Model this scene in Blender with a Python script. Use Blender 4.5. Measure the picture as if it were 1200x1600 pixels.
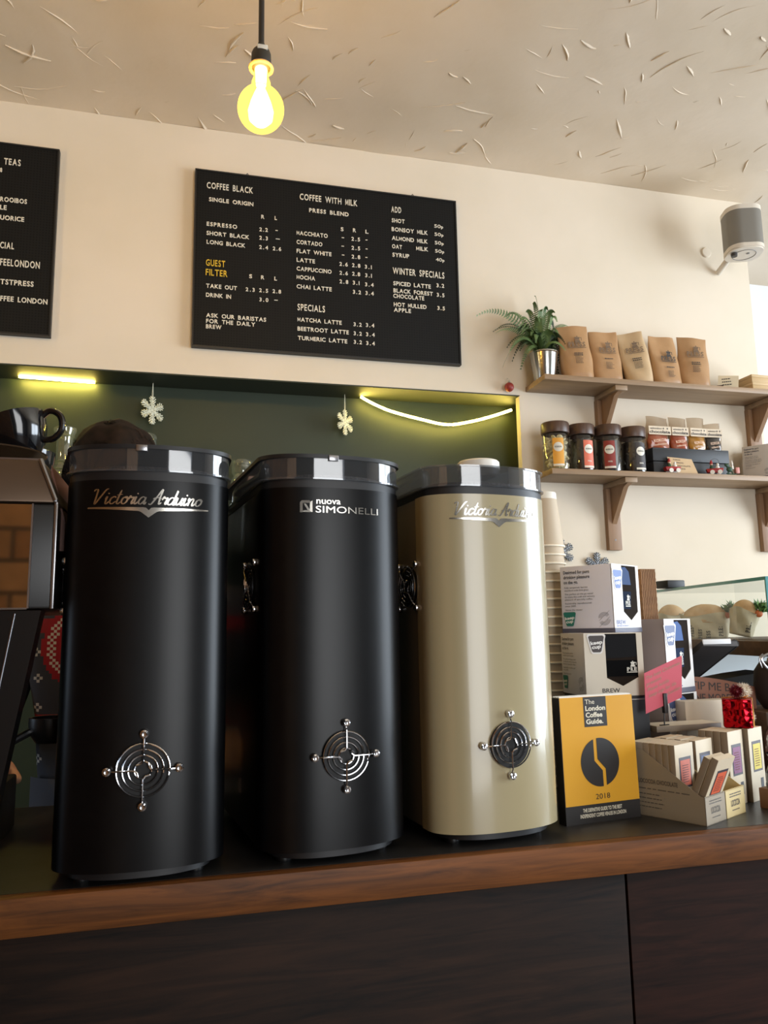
import bpy, bmesh, math, random
from mathutils import Vector, Matrix, noise
random.seed(7)
PI = math.pi
for o in list(bpy.data.objects): bpy.data.objects.remove(o, do_unlink=True)
S = bpy.context.scene
COL = S.collection

# ------------------------------------------------------------------ camera
F, W0, H0 = 1200.0, 1200.0, 1600.0
p_, y_, r_ = math.radians(8.766), math.radians(14.290), math.radians(1.0066)
fw = Vector((math.sin(y_)*math.cos(p_), math.cos(y_)*math.cos(p_), math.sin(p_)))
rt = Vector((math.cos(y_), -math.sin(y_), 0)); dn = fw.cross(rt)
c_, s_ = math.cos(r_), math.sin(r_)
rx, dx = c_*rt + s_*dn, -s_*rt + c_*dn
cd = bpy.data.cameras.new('camera'); cam = bpy.data.objects.new('camera', cd); COL.objects.link(cam)
cam.matrix_world = Matrix(((rx.x, -dx.x, -fw.x, 0), (rx.y, -dx.y, -fw.y, 0), (rx.z, -dx.z, -fw.z, 1.4), (0, 0, 0, 1)))
cd.sensor_fit = 'VERTICAL'; cd.sensor_height = 36; cd.lens = 36*F/H0; cd.clip_start = .02
S.camera = cam

# ------------------------------------------------------------------ light, world, exposure
S.view_settings.view_transform = 'Standard'; S.view_settings.look = 'None'
S.view_settings.gamma = 1; S.view_settings.use_curve_mapping = False
S.view_settings.exposure = 0.17
w = bpy.data.worlds.new('world'); S.world = w; w.use_nodes = True
w.node_tree.nodes['Background'].inputs[0].default_value = (.75, .85, 1, 1)
w.node_tree.nodes['Background'].inputs[1].default_value = .9

def area(name, loc, tgt, sx, sy, power, col):
    l = bpy.data.lights.new(name, 'AREA'); l.shape = 'RECTANGLE'; l.size = sx; l.size_y = sy
    l.energy = power; l.color = col
    o = bpy.data.objects.new(name, l); COL.objects.link(o); o.location = loc
    o.rotation_euler = (Vector(tgt)-Vector(loc)).to_track_quat('-Z', 'Y').to_euler()
    return o
def bulb_light(name, loc, power, col, r=.045):
    l = bpy.data.lights.new(name, 'POINT'); l.energy = power; l.color = col; l.shadow_soft_size = r
    o = bpy.data.objects.new(name, l); COL.objects.link(o); o.location = loc
    return o
area('daylight_shop_window', (4.5, .45, 1.75), (0, .45, 1.75), 2.3, 2.3, 190, (.80, .90, 1.0))
area('daylight_front_door', (1.42, -2.75, 1.5), (1.42, 0, 1.5), 1.6, 2.3, 62, (.97, .97, .96))
area('daylight_side_door', (-2.97, 1.55, 1.2), (0, 1.55, 1.2), .7, 1.6, 9, (.62, .80, 1))
bulb_light('bulb_glow', (.127, 1.5, 2.508), 11.5, (1, .73, .34))
bulb_light('warm_fill_left', (-1.3, 1.5, 2.508), 9, (1, .73, .34))  # added out-of-view warm fill for the left side; no bulb hangs here

# ------------------------------------------------------------------ helpers
def lin(c):
    return tuple(((x/255+.055)/1.055)**2.4 if x/255 > .04045 else x/255/12.92 for x in c) + (1,)
MATS = {}
def mat(name, rgb=(200, 200, 200), rough=.5, metal=0, coat=0, spec=.5, emit=0, trans=0, alpha=1, sheen=0):
    if name in MATS: return MATS[name]
    m = bpy.data.materials.new(name); m.use_nodes = True; MATS[name] = m
    b = m.node_tree.nodes['Principled BSDF']; i = b.inputs
    i['Base Color'].default_value = lin(rgb); i['Roughness'].default_value = rough; i['Metallic'].default_value = metal
    i['Coat Weight'].default_value = coat; i['Coat Roughness'].default_value = .08; i['Specular IOR Level'].default_value = spec
    i['Transmission Weight'].default_value = trans; i['Alpha'].default_value = alpha; i['Sheen Weight'].default_value = sheen
    if emit: i['Emission Color'].default_value = lin(rgb); i['Emission Strength'].default_value = emit
    return m
def N(m, t, **kw):
    n = m.node_tree.nodes.new(t)
    for k, v in kw.items():
        if k in n.inputs: n.inputs[k].default_value = v
        else: setattr(n, k, v)
    return n
def L(m, a, b): m.node_tree.links.new(a, b)
def bsdf(m): return m.node_tree.nodes['Principled BSDF']
def vary(m, rgb2, scale=8, stretch=(1, 1, 1), lo=.35, hi=.65, detail=5, bump=0, bscale=None, dist=.002):
    """second colour through noise, optional bump"""
    tc = N(m, 'ShaderNodeTexCoord'); mp = N(m, 'ShaderNodeMapping'); mp.inputs['Scale'].default_value = stretch
    L(m, tc.outputs['Object'], mp.inputs['Vector'])
    nz = N(m, 'ShaderNodeTexNoise', Scale=scale, Detail=detail); L(m, mp.outputs[0], nz.inputs['Vector'])
    rp = N(m, 'ShaderNodeValToRGB'); e = rp.color_ramp.elements
    e[0].position = lo; e[1].position = hi
    e[0].color = bsdf(m).inputs['Base Color'].default_value; e[1].color = lin(rgb2)
    L(m, nz.outputs['Fac'], rp.inputs[0]); L(m, rp.outputs[0], bsdf(m).inputs['Base Color'])
    if bump:
        n2 = N(m, 'ShaderNodeTexNoise', Scale=bscale or scale*4, Detail=4); L(m, mp.outputs[0], n2.inputs['Vector'])
        bp = N(m, 'ShaderNodeBump', Strength=bump, Distance=dist); L(m, n2.outputs['Fac'], bp.inputs['Height'])
        L(m, bp.outputs[0], bsdf(m).inputs['Normal'])
    return m
def wood(name, a, b, rough=.45, axis=0, scale=1.0, bump=.15):
    m = mat(name, a, rough)
    tc = N(m, 'ShaderNodeTexCoord'); mp = N(m, 'ShaderNodeMapping')
    sc = [14*scale]*3; sc[axis] = 1.1*scale; mp.inputs['Scale'].default_value = sc
    L(m, tc.outputs['Object'], mp.inputs['Vector'])
    wv = N(m, 'ShaderNodeTexNoise', Scale=1.6, Detail=7, Roughness=.62, Distortion=1.2); L(m, mp.outputs[0], wv.inputs['Vector'])
    rp = N(m, 'ShaderNodeValToRGB'); e = rp.color_ramp.elements
    e[0].position = .33; e[0].color = lin(a); e[1].position = .68; e[1].color = lin(b)
    L(m, wv.outputs['Fac'], rp.inputs[0]); L(m, rp.outputs[0], bsdf(m).inputs['Base Color'])
    bp = N(m, 'ShaderNodeBump', Strength=bump, Distance=.001); L(m, wv.outputs['Fac'], bp.inputs['Height']); L(m, bp.outputs[0], bsdf(m).inputs['Normal'])
    return m
def thin_glass(name, tint=(235, 245, 245), refl=.12, rough=.02, haze=0):
    """clear pane or shell: see-through with a fresnel reflection"""
    if name in MATS: return MATS[name]
    m = bpy.data.materials.new(name); m.use_nodes = True; MATS[name] = m
    nt = m.node_tree; nt.nodes.remove(nt.nodes['Principled BSDF'])
    t = N(m, 'ShaderNodeBsdfTransparent'); t.inputs[0].default_value = lin(tint)
    g = N(m, 'ShaderNodeBsdfGlossy', Roughness=rough)
    fr = N(m, 'ShaderNodeFresnel', IOR=1.45); gb = N(m, 'ShaderNodeNewGeometry'); inv = N(m, 'ShaderNodeMath', operation='SUBTRACT'); inv.inputs[0].default_value = 1; L(m, gb.outputs['Backfacing'], inv.inputs[1])
    ml = N(m, 'ShaderNodeMath', operation='MULTIPLY'); ad = N(m, 'ShaderNodeMath', operation='ADD', use_clamp=True); ad.inputs[1].default_value = refl
    L(m, fr.outputs[0], ad.inputs[0]); L(m, ad.outputs[0], ml.inputs[0]); L(m, inv.outputs[0], ml.inputs[1]); mx = N(m, 'ShaderNodeMixShader')
    L(m, ml.outputs[0], mx.inputs[0]); L(m, t.outputs[0], mx.inputs[1]); L(m, g.outputs[0], mx.inputs[2])
    last = mx
    if haze:
        df = N(m, 'ShaderNodeBsdfDiffuse'); df.inputs[0].default_value = lin((200, 204, 208)); tl = N(m, 'ShaderNodeBsdfTranslucent'); tl.inputs[0].default_value = lin((200, 204, 208))
        m0 = N(m, 'ShaderNodeMixShader'); m0.inputs[0].default_value = .5; L(m, df.outputs[0], m0.inputs[1]); L(m, tl.outputs[0], m0.inputs[2])
        last = N(m, 'ShaderNodeMixShader'); last.inputs[0].default_value = haze; L(m, mx.outputs[0], last.inputs[1]); L(m, m0.outputs[0], last.inputs[2])
    L(m, last.outputs[0], nt.nodes['Material Output'].inputs[0])
    return m

def BM(): return bmesh.new()
def obj(name, bm, m, parent=None, sharp=.6, label=None):
    me = bpy.data.meshes.new(name)
    if isinstance(bm, bpy.types.Mesh): me = bm
    else:
        bmesh.ops.recalc_face_normals(bm, faces=[f for f in bm.faces]); bm.to_mesh(me); bm.free()
    if me.polygons:
        me.shade_smooth(); me.set_sharp_from_angle(angle=sharp)
    me.materials.clear(); me.materials.append(m)
    o = bpy.data.objects.new(name, me); COL.objects.link(o)
    if parent is not None: o.parent = parent
    if label: o['label'] = label
    return o
def tag(o, label, cat, group=None, kind=None):
    o['label'] = label; o['category'] = cat
    if group: o['group'] = group
    if kind: o['kind'] = kind
    return o
def thing(name, label, cat, loc=(0, 0, 0), rz=0, group=None):
    o = bpy.data.objects.new(name, None); COL.objects.link(o); o.empty_display_size = .05
    o.location = loc; o.rotation_euler = (0, 0, rz); tag(o, label, cat, group)
    return o
def struct(name, bm, m, parent=None):
    o = obj(name, bm, m, parent)
    if parent is None: o['kind'] = 'structure'
    return o
def dup(root, label=None, loc=None, rot=None):
    r = root.copy(); COL.objects.link(r)
    if loc is not None: r.location = loc
    if rot is not None: r.rotation_euler = rot
    if label: r['label'] = label
    for ch in list(root.children):
        c = ch.copy(); COL.objects.link(c); c.parent = r
        for g in list(ch.children):
            d = g.copy(); COL.objects.link(d); d.parent = c
    return r
def xf(bm, vs, mtx): bmesh.ops.transform(bm, matrix=mtx, verts=vs)
def box(bm, a, b, bev=0, seg=2, mtx=None):
    """axis box from corner a to corner b"""
    r = bmesh.ops.create_cube(bm, size=1); vs = r['verts']
    for v in vs:
        v.co = Vector([a[i] + (v.co[i]+.5)*(b[i]-a[i]) for i in range(3)])
    if bev:
        es = list({e for v in vs for e in v.link_edges})
        rr = bmesh.ops.bevel(bm, geom=es, offset=bev, segments=seg, affect='EDGES', profile=.5)
        vs = list({v for f in rr['faces'] for v in f.verts} | {v for v in vs if v.is_valid})
    if mtx is not None: xf(bm, vs, mtx)
    return vs
def prism(bm, pts, z0, z1, cap=True, taper=None):
    """pts: (x, y) list; taper: scale of the top ring"""
    k = taper or 1
    lo = [bm.verts.new((x, y, z0)) for x, y in pts]; hi = [bm.verts.new((x*k, y*k, z1)) for x, y in pts]
    n = len(pts)
    for i in range(n): bm.faces.new((lo[i], lo[(i+1) % n], hi[(i+1) % n], hi[i]))
    if cap: bm.faces.new(lo[::-1]); bm.faces.new(hi)
    return lo+hi
def extrude_xz(bm, pts, y0, y1):
    """pts in the (x, z) plane, given thickness along y"""
    vs = prism(bm, pts, 0, 1)
    for v in vs: v.co = Vector((v.co.x, y0 + v.co.z*(y1-y0), v.co.y))
    return vs
def lathe(bm, prof, n=32, center=(0, 0, 0), axis='z'):
    """prof: (r, z) list"""
    rings = []
    for r, z in prof:
        if r < 1e-6: rings.append([bm.verts.new((0, 0, z))])
        else: rings.append([bm.verts.new((r*math.cos(2*PI*i/n), r*math.sin(2*PI*i/n), z)) for i in range(n)])
    for A, B in zip(rings, rings[1:]):
        for i in range(n):
            j = (i+1) % n
            if len(A) == 1 and len(B) == 1: continue
            if len(A) == 1: bm.faces.new((A[0], B[j], B[i]))
            elif len(B) == 1: bm.faces.new((A[i], A[j], B[0]))
            else: bm.faces.new((A[i], A[j], B[j], B[i]))
    vs = [v for R in rings for v in R]
    if axis == 'y':
        for v in vs: v.co = Vector((v.co.x, -v.co.z, v.co.y))
    if axis == 'x':
        for v in vs: v.co = Vector((v.co.z, v.co.x, v.co.y))
    for v in vs: v.co += Vector(center)
    return vs
def tube(bm, pts, r, n=8, closed=False):
    pts = [Vector(p) for p in pts]; rings = []; k = len(pts); up = Vector((0, 0, 1)); prev = None
    for i, p in enumerate(pts):
        if closed: t = pts[(i+1) % k]-pts[i-1]
        else: t = pts[min(i+1, k-1)]-pts[max(i-1, 0)]
        t.normalize()
        if prev is None:
            a = t.orthogonal().normalized()
        else:
            a = prev - t*prev.dot(t)
            a = a.normalized() if a.length > 1e-6 else t.orthogonal().normalized()
        prev = a; b = t.cross(a)
        rr = r[i] if isinstance(r, (list, tuple)) else r
        rings.append([bm.verts.new(p + rr*(math.cos(2*PI*j/n)*a + math.sin(2*PI*j/n)*b)) for j in range(n)])
    for i in range(k if closed else k-1):
        A, B = rings[i], rings[(i+1) % k]
        if closed and i == k-1:
            s = min(range(n), key=lambda q: (B[q].co-A[0].co).length); B = B[s:]+B[:s]
        for j in range(n): bm.faces.new((A[j], A[(j+1) % n], B[(j+1) % n], B[j]))
    if not closed: bm.faces.new(rings[0][::-1]); bm.faces.new(rings[-1])
    return [v for R in rings for v in R]
def ball(bm, c, r, u=16, v=10, sc=(1, 1, 1)):
    rr = bmesh.ops.create_uvsphere(bm, u_segments=u, v_segments=v, radius=r)['verts']
    for q in rr: q.co = Vector((q.co.x*sc[0], q.co.y*sc[1], q.co.z*sc[2])) + Vector(c)
    return rr
def ring(bm, c, R, r, axis='y', n=40, m=6):
    pts = []
    for i in range(n):
        a = 2*PI*i/n; u, v = R*math.cos(a), R*math.sin(a)
        pts.append(Vector(c) + (Vector((u, 0, v)) if axis == 'y' else Vector((0, u, v)) if axis == 'x' else Vector((u, v, 0))))
    return tube(bm, pts, r, m, True)
def catmull(P, k=6):
    P = [Vector(p) for p in P]; out = []
    for i in range(len(P)-1):
        a, b, c, d = P[max(i-1, 0)], P[i], P[i+1], P[min(i+2, len(P)-1)]
        for j in range(k):
            t = j/k
            out.append(.5*((2*b)+(c-a)*t+(2*a-5*b+4*c-d)*t*t+(3*b-a-3*c+d)*t**3))
    out.append(P[-1]); return out

_font = {}
def text_geo(s, bold=0):
    key = (s, bold)
    if key in _font: return _font[key]
    cu = bpy.data.curves.new('t', 'FONT'); cu.body = s; cu.size = 1; cu.offset = bold; cu.resolution_u = 3; cu.fill_mode = 'FRONT'
    o = bpy.data.objects.new('t', cu); COL.objects.link(o)
    dg = bpy.context.evaluated_depsgraph_get(); dg.update()
    me = bpy.data.meshes.new_from_object(o.evaluated_get(dg))
    vs = [(v.co.x, v.co.y) for v in me.vertices]; fs = [tuple(p.vertices) for p in me.polygons]
    bpy.data.objects.remove(o); bpy.data.curves.remove(cu); bpy.data.meshes.remove(me)
    _font[key] = (vs, fs); return _font[key]
CAP = None
def write(bm, s, O, U=(1, 0, 0), V=(0, 0, 1), h=.01, wd=None, bold=0, shear=0, thick=0, curve=None, align='l'):
    """flat lettering: baseline origin O, direction U, up V, cap height h, optional total width wd"""
    global CAP
    if CAP is None:
        CAP = max(v[1] for v in text_geo('H')[0])
    vs, fs = text_geo(s, bold)
    if not vs: return
    x0 = min(v[0] for v in vs); x1 = max(v[0] for v in vs)
    sy = h/CAP; sx = wd/(x1-x0) if wd else sy
    off = 0 if align == 'l' else -(x1-x0)*sx/2
    O, U, V = Vector(O), Vector(U).normalized(), Vector(V).normalized()
    Nn = U.cross(V)
    def P(a, d): 
        q = O + U*((a[0]-x0)*sx + shear*a[1]*sy + off) + V*(a[1]*sy) + Nn*d
        return curve(q) if curve else q
    nv = [bm.verts.new(P(a, thick)) for a in vs]
    for f in fs:
        try: bm.faces.new([nv[i] for i in f])
        except ValueError: pass
    if thick:
        ed = {}
        for f in fs:
            for i in range(len(f)):
                e = (f[i], f[(i+1) % len(f)]); k = tuple(sorted(e)); ed.setdefault(k, []).append(e)
        lo = {}
        for k, l in ed.items():
            if len(l) == 1:
                a, b = l[0]
                for q in (a, b):
                    if q not in lo: lo[q] = bm.verts.new(P(vs[q], 0))
                try: bm.faces.new((nv[b], nv[a], lo[a], lo[b]))
                except ValueError: pass
def glyph_M():
    s = .135
    P = [[(0, 0), (s, 0), (s, 1), (0, 1)], [(.78-s, 0), (.78, 0), (.78, 1), (.78-s, 1)], [(s*.1, 1), (s*1.25, 1), (.39+s*.5, .12), (.39-s*.5, .12)], [(.78-s*1.25, 1), (.78-s*.1, 1), (.39+s*.5, .12), (.39-s*.5, .12)]]
    vs, fs = [], []
    for q in P:
        fs.append(tuple(range(len(vs), len(vs)+4))); vs += q
    return vs, fs
def write_spaced(bm, s, O, h, wd, bold=0, thick=.002):
    """pushed-in letters: every character upright with its own gap, the line filling the width wd"""
    global CAP
    if CAP is None: CAP = max(v[1] for v in text_geo('H')[0])
    G = []
    for ch in s:
        if ch == ' ': G.append((None, .42, 0)); continue
        if ch == 'M': vs, fs = glyph_M(); vs = [(x*CAP, y*CAP) for x, y in vs]
        else: vs, fs = text_geo(ch, bold)
        x0 = min(v[0] for v in vs); G.append(((vs, fs), max(v[0] for v in vs)-x0, x0))
    k = h/CAP; nat = sum(g[1] for g in G); n = len(s)
    gap0 = .13*h; sx = min(k*1.0, (wd-gap0*(n-1))/nat) if n > 1 else wd/nat
    gap = (wd-nat*sx)/(n-1) if n > 1 else 0; x = O[0]
    for g, w_, x0 in G:
        if g:
            vs, fs = g; lo = [bm.verts.new((x+(a-x0)*sx, O[1], O[2]+b_*k)) for a, b_ in vs]; hi = [bm.verts.new((x+(a-x0)*sx, O[1]-thick, O[2]+b_*k)) for a, b_ in vs]
            ed = {}
            for f in fs:
                try: bm.faces.new([hi[i] for i in f])
                except ValueError: pass
                for i in range(len(f)):
                    e = (f[i], f[(i+1) % len(f)]); ed.setdefault(tuple(sorted(e)), []).append(e)
            for e in ed.values():
                if len(e) == 1:
                    a, b_ = e[0]
                    try: bm.faces.new((hi[b_], hi[a], lo[a], lo[b_]))
                    except ValueError: pass
        x += w_*sx+gap
def plate(bm, pts, O, U=(1, 0, 0), V=(0, 0, 1), d=0, curve=None):
    """flat polygon in a plane"""
    O, U, V = Vector(O), Vector(U).normalized(), Vector(V).normalized(); n = U.cross(V)
    bm.faces.new([bm.verts.new(curve(O+U*a+V*b) if curve else O+U*a+V*b+n*d) for a, b in pts])
def sheet(bm, pts, O, U=(1, 0, 0), V=(0, 0, 1), t=.0004):
    """polygon with a thickness t, front face at +normal"""
    O, U, V = Vector(O), Vector(U).normalized(), Vector(V).normalized(); n = U.cross(V)
    A = [bm.verts.new(O+U*a+V*b+n*t) for a, b in pts]; B = [bm.verts.new(O+U*a+V*b) for a, b in pts]
    bm.faces.new(A); bm.faces.new(B[::-1]); k = len(pts)
    for i in range(k): bm.faces.new((A[i], B[i], B[(i+1) % k], A[(i+1) % k]))
def lines(bm, O, U, V, n, wd, h, gap, rag=.3):
    """rows of tiny print: dashes in lieu of unreadable words"""
    for i in range(n):
        x = 0; end = wd*(1-rag*random.random())
        while x < end:
            l = min(wd*random.uniform(.06, .2), end-x)
            plate(bm, [(x, -i*gap), (x+l, -i*gap), (x+l, -i*gap+h), (x, -i*gap+h)], O, U, V); x += l+wd*.03
def circ(r, n=32, a0=0, a1=2*PI, cx=0, cy=0, end=False):
    return [(cx+r*math.cos(a0+(a1-a0)*i/n), cy+r*math.sin(a0+(a1-a0)*i/n)) for i in range(n+(1 if end else 0))]
ORD = ['topmost', 'second', 'third', 'fourth', 'fifth', 'sixth', 'seventh', 'eighth', 'ninth', 'tenth', 'eleventh', 'twelfth', 'thirteenth',
       'fourteenth', 'fifteenth', 'sixteenth', 'seventeenth', 'eighteenth', 'nineteenth', 'twentieth', 'twenty-first', 'twenty-second',
       'twenty-third', 'twenty-fourth', 'twenty-fifth', 'twenty-sixth', 'twenty-seventh', 'twenty-eighth']

# ------------------------------------------------------------------ setting
CZ, WY = 3.13, 2.5
plaster = mat('cream_plaster', (222, 209, 187), .85); vary(plaster, (228, 215, 195), 3, bump=.12, bscale=30)
ceilm = mat('rough_ceiling_plaster', (212, 195, 170), .8); vary(ceilm, (222, 206, 184), 2.2, bump=.35, bscale=7, dist=.01)
white = mat('white_wall', (236, 238, 240), .8); vary(white, (230, 232, 235), 2)
green = mat('dark_green_paint', (40, 50, 33), .55); vary(green, (46, 56, 38), 3)
header = mat('black_green_paint', (46, 50, 34), .6)
brickm = mat('brick', (120, 80, 55), .9)
def brick_nodes(m):
    tc = N(m, 'ShaderNodeTexCoord'); sp = N(m, 'ShaderNodeSeparateXYZ'); L(m, tc.outputs['Object'], sp.inputs[0]); su = N(m, 'ShaderNodeMath', operation='ADD'); L(m, sp.outputs[0], su.inputs[0]); L(m, sp.outputs[1], su.inputs[1])
    mp = N(m, 'ShaderNodeCombineXYZ'); L(m, su.outputs[0], mp.inputs[0]); L(m, sp.outputs[2], mp.inputs[1])
    bt = N(m, 'ShaderNodeTexBrick', Scale=1, Color1=lin((206, 156, 108)), Color2=lin((168, 120, 82)), Mortar=lin((110, 90, 72)))
    bt.inputs['Brick Width'].default_value = .215; bt.inputs['Row Height'].default_value = .075; bt.inputs['Mortar Size'].default_value = .006
    bt.inputs['Mortar Smooth'].default_value = .3
    L(m, mp.outputs[0], bt.inputs['Vector'])
    nz = N(m, 'ShaderNodeTexNoise', Scale=18, Detail=6); L(m, tc.outputs['Object'], nz.inputs['Vector'])
    mx = N(m, 'ShaderNodeMix', data_type='RGBA', blend_type='MULTIPLY'); mx.inputs[0].default_value = .6
    L(m, bt.outputs[0], mx.inputs[6]); L(m, nz.outputs['Fac'], mx.inputs[7]); L(m, mx.outputs[2], bsdf(m).inputs['Base Color'])
    bp = N(m, 'ShaderNodeBump', Strength=.6, Distance=.006, invert=True); L(m, bt.outputs['Fac'], bp.inputs['Height']); L(m, bp.outputs[0], bsdf(m).inputs['Normal'])
brick_nodes(brickm)
floorm = wood('floor_boards', (60, 46, 36), (78, 60, 46), .5, 1)

b = BM(); box(b, (-3, -2.6, -.1), (4.4, 3.3, 0)); struct('floor', b, floorm)
# ceiling with trowelled ridges
b = BM()
NX, NY = 90, 70
gv = [[b.verts.new((-3 + 7.4*i/NX, -2.6 + 5.9*j/NY, CZ + .006*noise.noise(Vector((i*.35, j*.35, 0))))) for j in range(NY+1)] for i in range(NX+1)]
for i in range(NX):
    for j in range(NY): b.faces.new((gv[i][j], gv[i][j+1], gv[i+1][j+1], gv[i+1][j]))
rr = random.Random(3)
def ridge(x, y, a, ln, wd, ht, bend):
    pts = []; n = 9
    for k in range(n):
        t = k/(n-1); x += ln/n*math.cos(a); y += ln/n*math.sin(a); a += bend/n + rr.uniform(-.12, .12)
        pts.append((x, y, math.sin(PI*min(max(t, .03), .97))))
    prev = None
    for k, (px, py, s) in enumerate(pts):
        q = pts[min(k+1, n-1)]; o = pts[max(k-1, 0)]; d = Vector((q[0]-o[0], q[1]-o[1], 0)).normalized(); nn = Vector((-d.y, d.x, 0))
        c = Vector((px, py, CZ+.004)); wv = wd*(.35+.65*s)*rr.uniform(.75, 1.25)
        row = [b.verts.new(c - nn*wv*2.2), b.verts.new(c - nn*wv*.2 - Vector((0, 0, .004+ht*s))), b.verts.new(c + nn*wv*.35 - Vector((0, 0, .004+ht*s*.8))), b.verts.new(c + nn*wv*.5)]
        if prev:
            for m_ in range(3): b.faces.new((prev[m_], prev[m_+1], row[m_+1], row[m_]))
        prev = row
for k in range(1500):
    x, y = rr.uniform(-1.4, 3.6), rr.uniform(.2, 2.46)
    dens = .3 if x < .4 else .6
    if rr.random() > dens: continue
    ridge(x, y, rr.choice([.6, 2.3, 1.1, 2.8])+rr.uniform(-.5, .5), rr.choice([.04, .06, .09, .15])*rr.uniform(.8, 1.3), rr.uniform(.0018, .0050), rr.uniform(.0014, .0042), rr.uniform(-.9, .9))
struct('ceiling', b, ceilm)
# back wall: band over the niche and the wall beside it
NZ, NXR, NB = 2.240, 1.156, 2.641
b = BM(); box(b, (-3, WY, NZ), (2.195, NB, CZ)); box(b, (NXR, WY, 0), (2.195, WY+.03, NZ)); struct('wall_back', b, plaster)
b = BM(); box(b, (-3, NB, 0), (1.6, NB+.05, NZ)); struct('wall_niche', b, green)
b = BM(); box(b, (-3, WY+.002, NZ-.004), (1.6, NB, NZ)); struct('trim_1', b, header)
b = BM(); box(b, (NXR-.003, WY-.001, 0), (NXR+.006, WY+.031, NZ-.004)); struct('trim_2', b, plaster)
b = BM(); box(b, (-3, 2.40, 1.655), (NXR-.004, NB, 1.68), .003); struct('trim_3', b, header)
b = BM(); box(b, (2.145, WY+.03, 0), (2.195, 3.15, CZ)); struct('wall_return', b, white)
b = BM(); box(b, (2.145, 3.15, 0), (4.4, 3.2, CZ)); struct('wall_far', b, white)
b = BM(); box(b, (-3.05, -2.6, 0), (-3, 1.2, CZ)); box(b, (-3.05, 1.9, 0), (-3, 2.7, CZ)); box(b, (-3.05, 1.2, 2.05), (-3, 1.9, CZ)); struct('wall_left', b, brickm)
b = BM(); box(b, (-3, -2.65, 0), (.6, -2.6, CZ)); box(b, (2.25, -2.65, 0), (4.4, -2.6, CZ)); box(b, (.6, -2.65, 2.7), (2.25, -2.6, CZ)); struct('wall_front', b, mat('dark_shopfront_paint', (46, 44, 42), .7))
b = BM(); box(b, (4.35, -2.6, 0), (4.4, 3.2, .55)); box(b, (4.35, -2.6, 2.95), (4.4, 3.2, CZ)); box(b, (4.35, 1.65, .55), (4.4, 3.2, 2.95)); box(b, (4.35, -2.6, .55), (4.4, -.75, 2.95)); struct('wall_right', b, white)
b = BM()
for yy in (-.75, .42, 1.61): box(b, (4.33, yy-.025, .55), (4.38, yy+.04, 2.95))
box(b, (4.33, -.75, .53), (4.38, 1.65, .58)); box(b, (4.33, -.75, 2.9), (4.38, 1.65, 2.95)); struct('window_1', b, mat('white_frame', (225, 225, 222), .4))
b = BM(); box(b, (-1.7, -.5, 0), (-.28, .40, CZ)); struct('wall_pillar', b, brickm)
# ------------------------------------------------------------------ counter
TZ = 1.07
oak = wood('oak_edge', (122, 72, 30), (66, 38, 16), .5, 0, 2.4)
walnut = wood('walnut_panel', (42, 26, 16), (14, 9, 6), .6, 0, 2)
walnut2 = wood('walnut_panel_red', (50, 27, 19), (18, 10, 8), .6, 0, 2)
for _m in (oak, ): bsdf(_m).inputs['Specular IOR Level'].default_value = .25
for _m in (walnut, walnut2): bsdf(_m).inputs['Specular IOR Level'].default_value = .15
slate = mat('slate_laminate', (36, 35, 34), .38); vary(slate, (50, 48, 46), 22, bump=.05)
dark = mat('black_plastic', (16, 16, 17), .4)
t = thing('counter_worktop', 'dark slate worktop with oak front edge carrying the three grinders', 'worktop', (0, 0, 0))
b = BM(); prism(b, [(-3, 1.150), (2.3, 1.150), (2.3, 2.37), (1.14, 2.37), (1.14, 1.70), (-3, 1.70)], TZ-.048, TZ); obj('worktop_slab', b, slate, t)
b = BM(); box(b, (-3, 1.128, TZ-.048), (2.3, 1.150, TZ), .0015); obj('edge_strip', b, oak, t, label='oak front edge strip')
t = thing('bar_counter', 'dark walnut panelled counter front under the slate worktop', 'counter', (0, 1.15, 0))
for i, (x0, x1, m) in enumerate(((-2.4, -.962, walnut), (-.958, .669, walnut), (.673, 1.85, walnut2), (1.854, 2.3, walnut2))):
    b = BM(); box(b, (x0, -.006, .08), (x1, .014, TZ-.049), .001); obj('panel', b, m, t)
b = BM(); box(b, (-2.4, .014, 0), (2.3, .05, TZ-.049)); obj('carcass', b, dark, t)
b = BM(); box(b, (-2.4, .02, 0), (2.3, .055, .08)); obj('plinth', b, dark, t)

# ------------------------------------------------------------------ coffee grinders
chrome = mat('chrome', (215, 215, 218), .08, 1)
steel = mat('brushed_steel', (165, 165, 168), .28, 1)
blackpaint = mat('black_powder_coat', (4, 4, 5), .32, 0, 0, .25); vary(blackpaint, (7, 7, 8), 40, bump=.02, bscale=900, dist=.0005)
blackgloss = mat('black_side_panel', (16, 13, 12), .4, 0, .1)
pearl = mat('pearl_white_paint', (166, 154, 120), .26, .0, .5)
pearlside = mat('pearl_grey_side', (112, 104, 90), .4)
clear = thin_glass('clear_hopper_plastic', (205, 208, 212), .10, .05, .10)
collar = mat('black_collar', (20, 20, 22), .45)
beans = mat('roasted_beans', (30, 20, 14), .45); vary(beans, (52, 34, 22), 140, bump=1, bscale=180, dist=.004)
Wd, Ab, En = .115, .062, 2.3
def yfront(x, w=Wd, a=Ab): return a*(1-(max(0, 1-(min(abs(x), w)/w)**En))**(1/En))
def plan(w, a, dep, inset=0, n=30):
    pts = []
    for i in range(n+1):
        t = PI*i/n; c, s = math.cos(t), math.sin(t)
        pts.append((-(w-inset)*math.copysign(abs(c)**(2/En), c), inset + a*(1-abs(s)**(2/En))))
    pts += [(w-inset, dep*.5), ((w-inset), dep-.03), (w-inset-.012, dep-.008), (w-inset-.03, dep-inset), (-(w-inset-.03), dep-inset), (-(w-inset-.012), dep-.008), (-(w-inset), dep-.03), (-(w-inset), dep*.5)]
    return pts
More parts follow.
